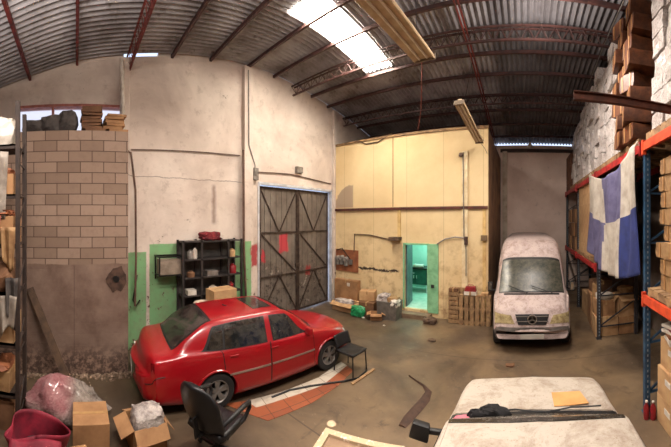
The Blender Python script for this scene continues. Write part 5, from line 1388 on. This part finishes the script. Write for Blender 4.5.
# ---- by the ochre wall: carton heap, bin, pallets
def wb(px, y): return onY(px, 300, y).x
carton('tall flattened brown carton leaning against the ochre wall under the meters', (wb(347, 8.12), 8.14, 0), (.95, .22, .92), .03, None, card)
carton('small tilted carton on top of the heap by the grey bin', (wb(367, 7.85), 7.92, .42), (.50, .34, .30), .3, None, card2)
carton('open low carton with litter at the left end of the heap', (wb(346, 7.7), 7.72, 0), (.9, .4, .30), -.04, None, card2, open_=True)
carton('dark brown carton below the tilted carton in the heap', (wb(368, 7.8), 7.85, 0), (.52, .42, .40), .1, None, card3)
carton('brown carton lying low between the heap and the grey bin', (wb(375, 7.45), 7.52, 0), (.34, .3, .2), .5, None, card, open_=True)
p = onY(348.5, 282, 8.02); b = B(); b.bb(-.06, .06, -.003, 0, -.06, .06); tag(b.build('paper_label', white_, None, (p.x, 8.012, .78)), 'white square label stuck on the tall flattened carton', 'label')
clump('green plastic bag spilling between the cartons by the ochre wall', 'plastic_bag', 'bag', (wb(358, 7.45), 7.44, 0), (.42, .24, .30), mat('green_plastic', (30, 140, 84), (20, 108, 64), 7, .35), 41, cuts=4, amt=.07)
clump('white plastic scraps heaped on the low open carton', 'plastic_scraps', 'litter', (wb(344, 7.65), 7.66, .17), (.6, .3, .2), bagm.m, 42, cuts=4, amt=.08)
gb = thing('bin', 'grey plastic crate bin overflowing with paper beside the doorway', 'bin', (wb(390, 7.85), 7.82, 0))
gbm = mat('grey_bin_plastic', (112, 106, 98), (86, 80, 74), 6, .6)
b = B(); W_, D_, H_ = .66, .46, .52
b.box((0, 0, .01), (W_ * .9, D_ * .9, .02))
for s_ in (-1, 1): b.box((s_ * W_ * .475, 0, H_ / 2), (.02, D_ * .95, H_), (0, s_ * .05, 0)); b.box((0, s_ * D_ * .475, H_ / 2), (W_ * .95, .02, H_), (-s_ * .05, 0, 0))
b.build('bin_body', gbm, gb)
b = B(); b.tube([(-W_ / 2, -D_ / 2, H_), (W_ / 2, -D_ / 2, H_), (W_ / 2, D_ / 2, H_), (-W_ / 2, D_ / 2, H_), (-W_ / 2, -D_ / 2, H_)], .02, 6); b.build('bin_rim', gbm, gb)
for i, (dx, dy, w_, m_, lab) in enumerate(((-.18, 0, .34, bagm.m, 'white crumpled plastic heaped in the left of the grey bin'), (.14, .02, .34, kraft, 'brown crumpled paper heaped in the middle of the grey bin'), (.22, -.06, .22, white_, 'white paper wad at the right edge of the grey bin'))):
    clump(lab, 'litter', 'litter', (gb.location.x + dx, 7.82 + dy, .36), (w_, .34, .34 - .05 * i), m_, 50 + i, cuts=3, amt=.1)
clump('dark lump of rag beside the doorway step', 'rag', 'rag', (wb(431, 7.95), 7.85, 0), (.36, .28, .17), oldwood, 77, cuts=3, amt=.08)
# pallets on edge
def edge_pallet(label, x, y, w_, h_, slats, rz_=0, vertical=True, lean=.0):
    o = thing('pallet', label, 'pallet', (x, y, 0), (lean, 0, rz_))
    b = B()
    for k in range(slats):
        c_ = -w_ / 2 + w_ * (k + .5) / slats
        b.bb(c_ - w_ / slats * .36, c_ + w_ / slats * .36, -.02, 0, 0, h_) if vertical else b.bb(-w_ / 2, w_ / 2, -.02, 0, h_ * (k + .12) / slats, h_ * (k + .82) / slats)
    b.build('face_boards', wood, o)
    for k in range(3):
        b = B()
        if vertical: z = .04 + (h_ - .12) * k / 2; b.bb(-w_ / 2, w_ / 2, 0, .09, z, z + .08)
        else: c_ = -w_ / 2 + (w_ - .09) * k / 2; b.bb(c_, c_ + .09, 0, .09, 0, h_)
        b.build('bearer', wood, o); b = B()
        if vertical: c_ = -w_ / 2 + (w_ - .1) * k / 2; b.bb(c_, c_ + .1, .09, .11, 0, h_)
        else: z = (h_ - .1) * k / 2; b.bb(-w_ / 2, w_ / 2, .09, .11, z, z + .1)
        b.build('back_board', wood, o)
    return o
edge_pallet('wide wooden pallet stood on edge with vertical slats beside the van', wb(474.5, 8.0), 8.0, .94, .86, 6, 0, True)
edge_pallet('narrow wooden pallet end with horizontal slats left of the wide pallet', wb(453.5, 8.05), 8.05, .30, .92, 7, 0, False)
edge_pallet('second narrow pallet stood against the wall behind the slatted pallet', wb(460, 8.2), 8.2, .5, 1.0, 4, 0, True)
carton('flat white box on the wide pallet under the red box', (wb(471, 8.1), 8.06, .86), (.36, .2, .10), 0, None, white_)
rbx = thing('toolbox', 'small red toolbox on the white box over the wide pallet', 'toolbox', (wb(471, 8.1), 8.06, .961))
b = B(); b.box((0, 0, .07), (.34, .17, .14), taper=.82); b.build('box_body', redplastic, rbx, bevel=.012)
b = B(); b.tube([(-.08, 0, .13), (-.07, 0, .18), (.07, 0, .18), (.08, 0, .13)], .01, 6); b.build('handle', redplastic, rbx)
carton('small pale box at the right end of the wide pallet top', (wb(485, 8.1), 8.06, .86), (.2, .16, .07), 0, None, card2)
carton('dark small box on the narrow slatted pallet', (wb(453.5, 8.1), 8.10, .921), (.26, .14, .09), 0, None, card3)

# ---- sun through a roof hole: one small bright spot on the floor
l = bpy.data.lights.new('roof_hole_sunbeam', 'SPOT'); l.energy = 12000; l.spot_size = math.radians(1.15); l.spot_blend = .3; l.shadow_soft_size = .01; l.color = (1, .97, .9)
o = bpy.data.objects.new('roof_hole_sunbeam', l); COL.objects.link(o); tgt = onZ(331.5, 423.5); o.location = (tgt.x - .5, tgt.y + 1.0, 7.0)
o.rotation_euler = (tgt - o.location).to_track_quat('-Z', 'Y').to_euler()
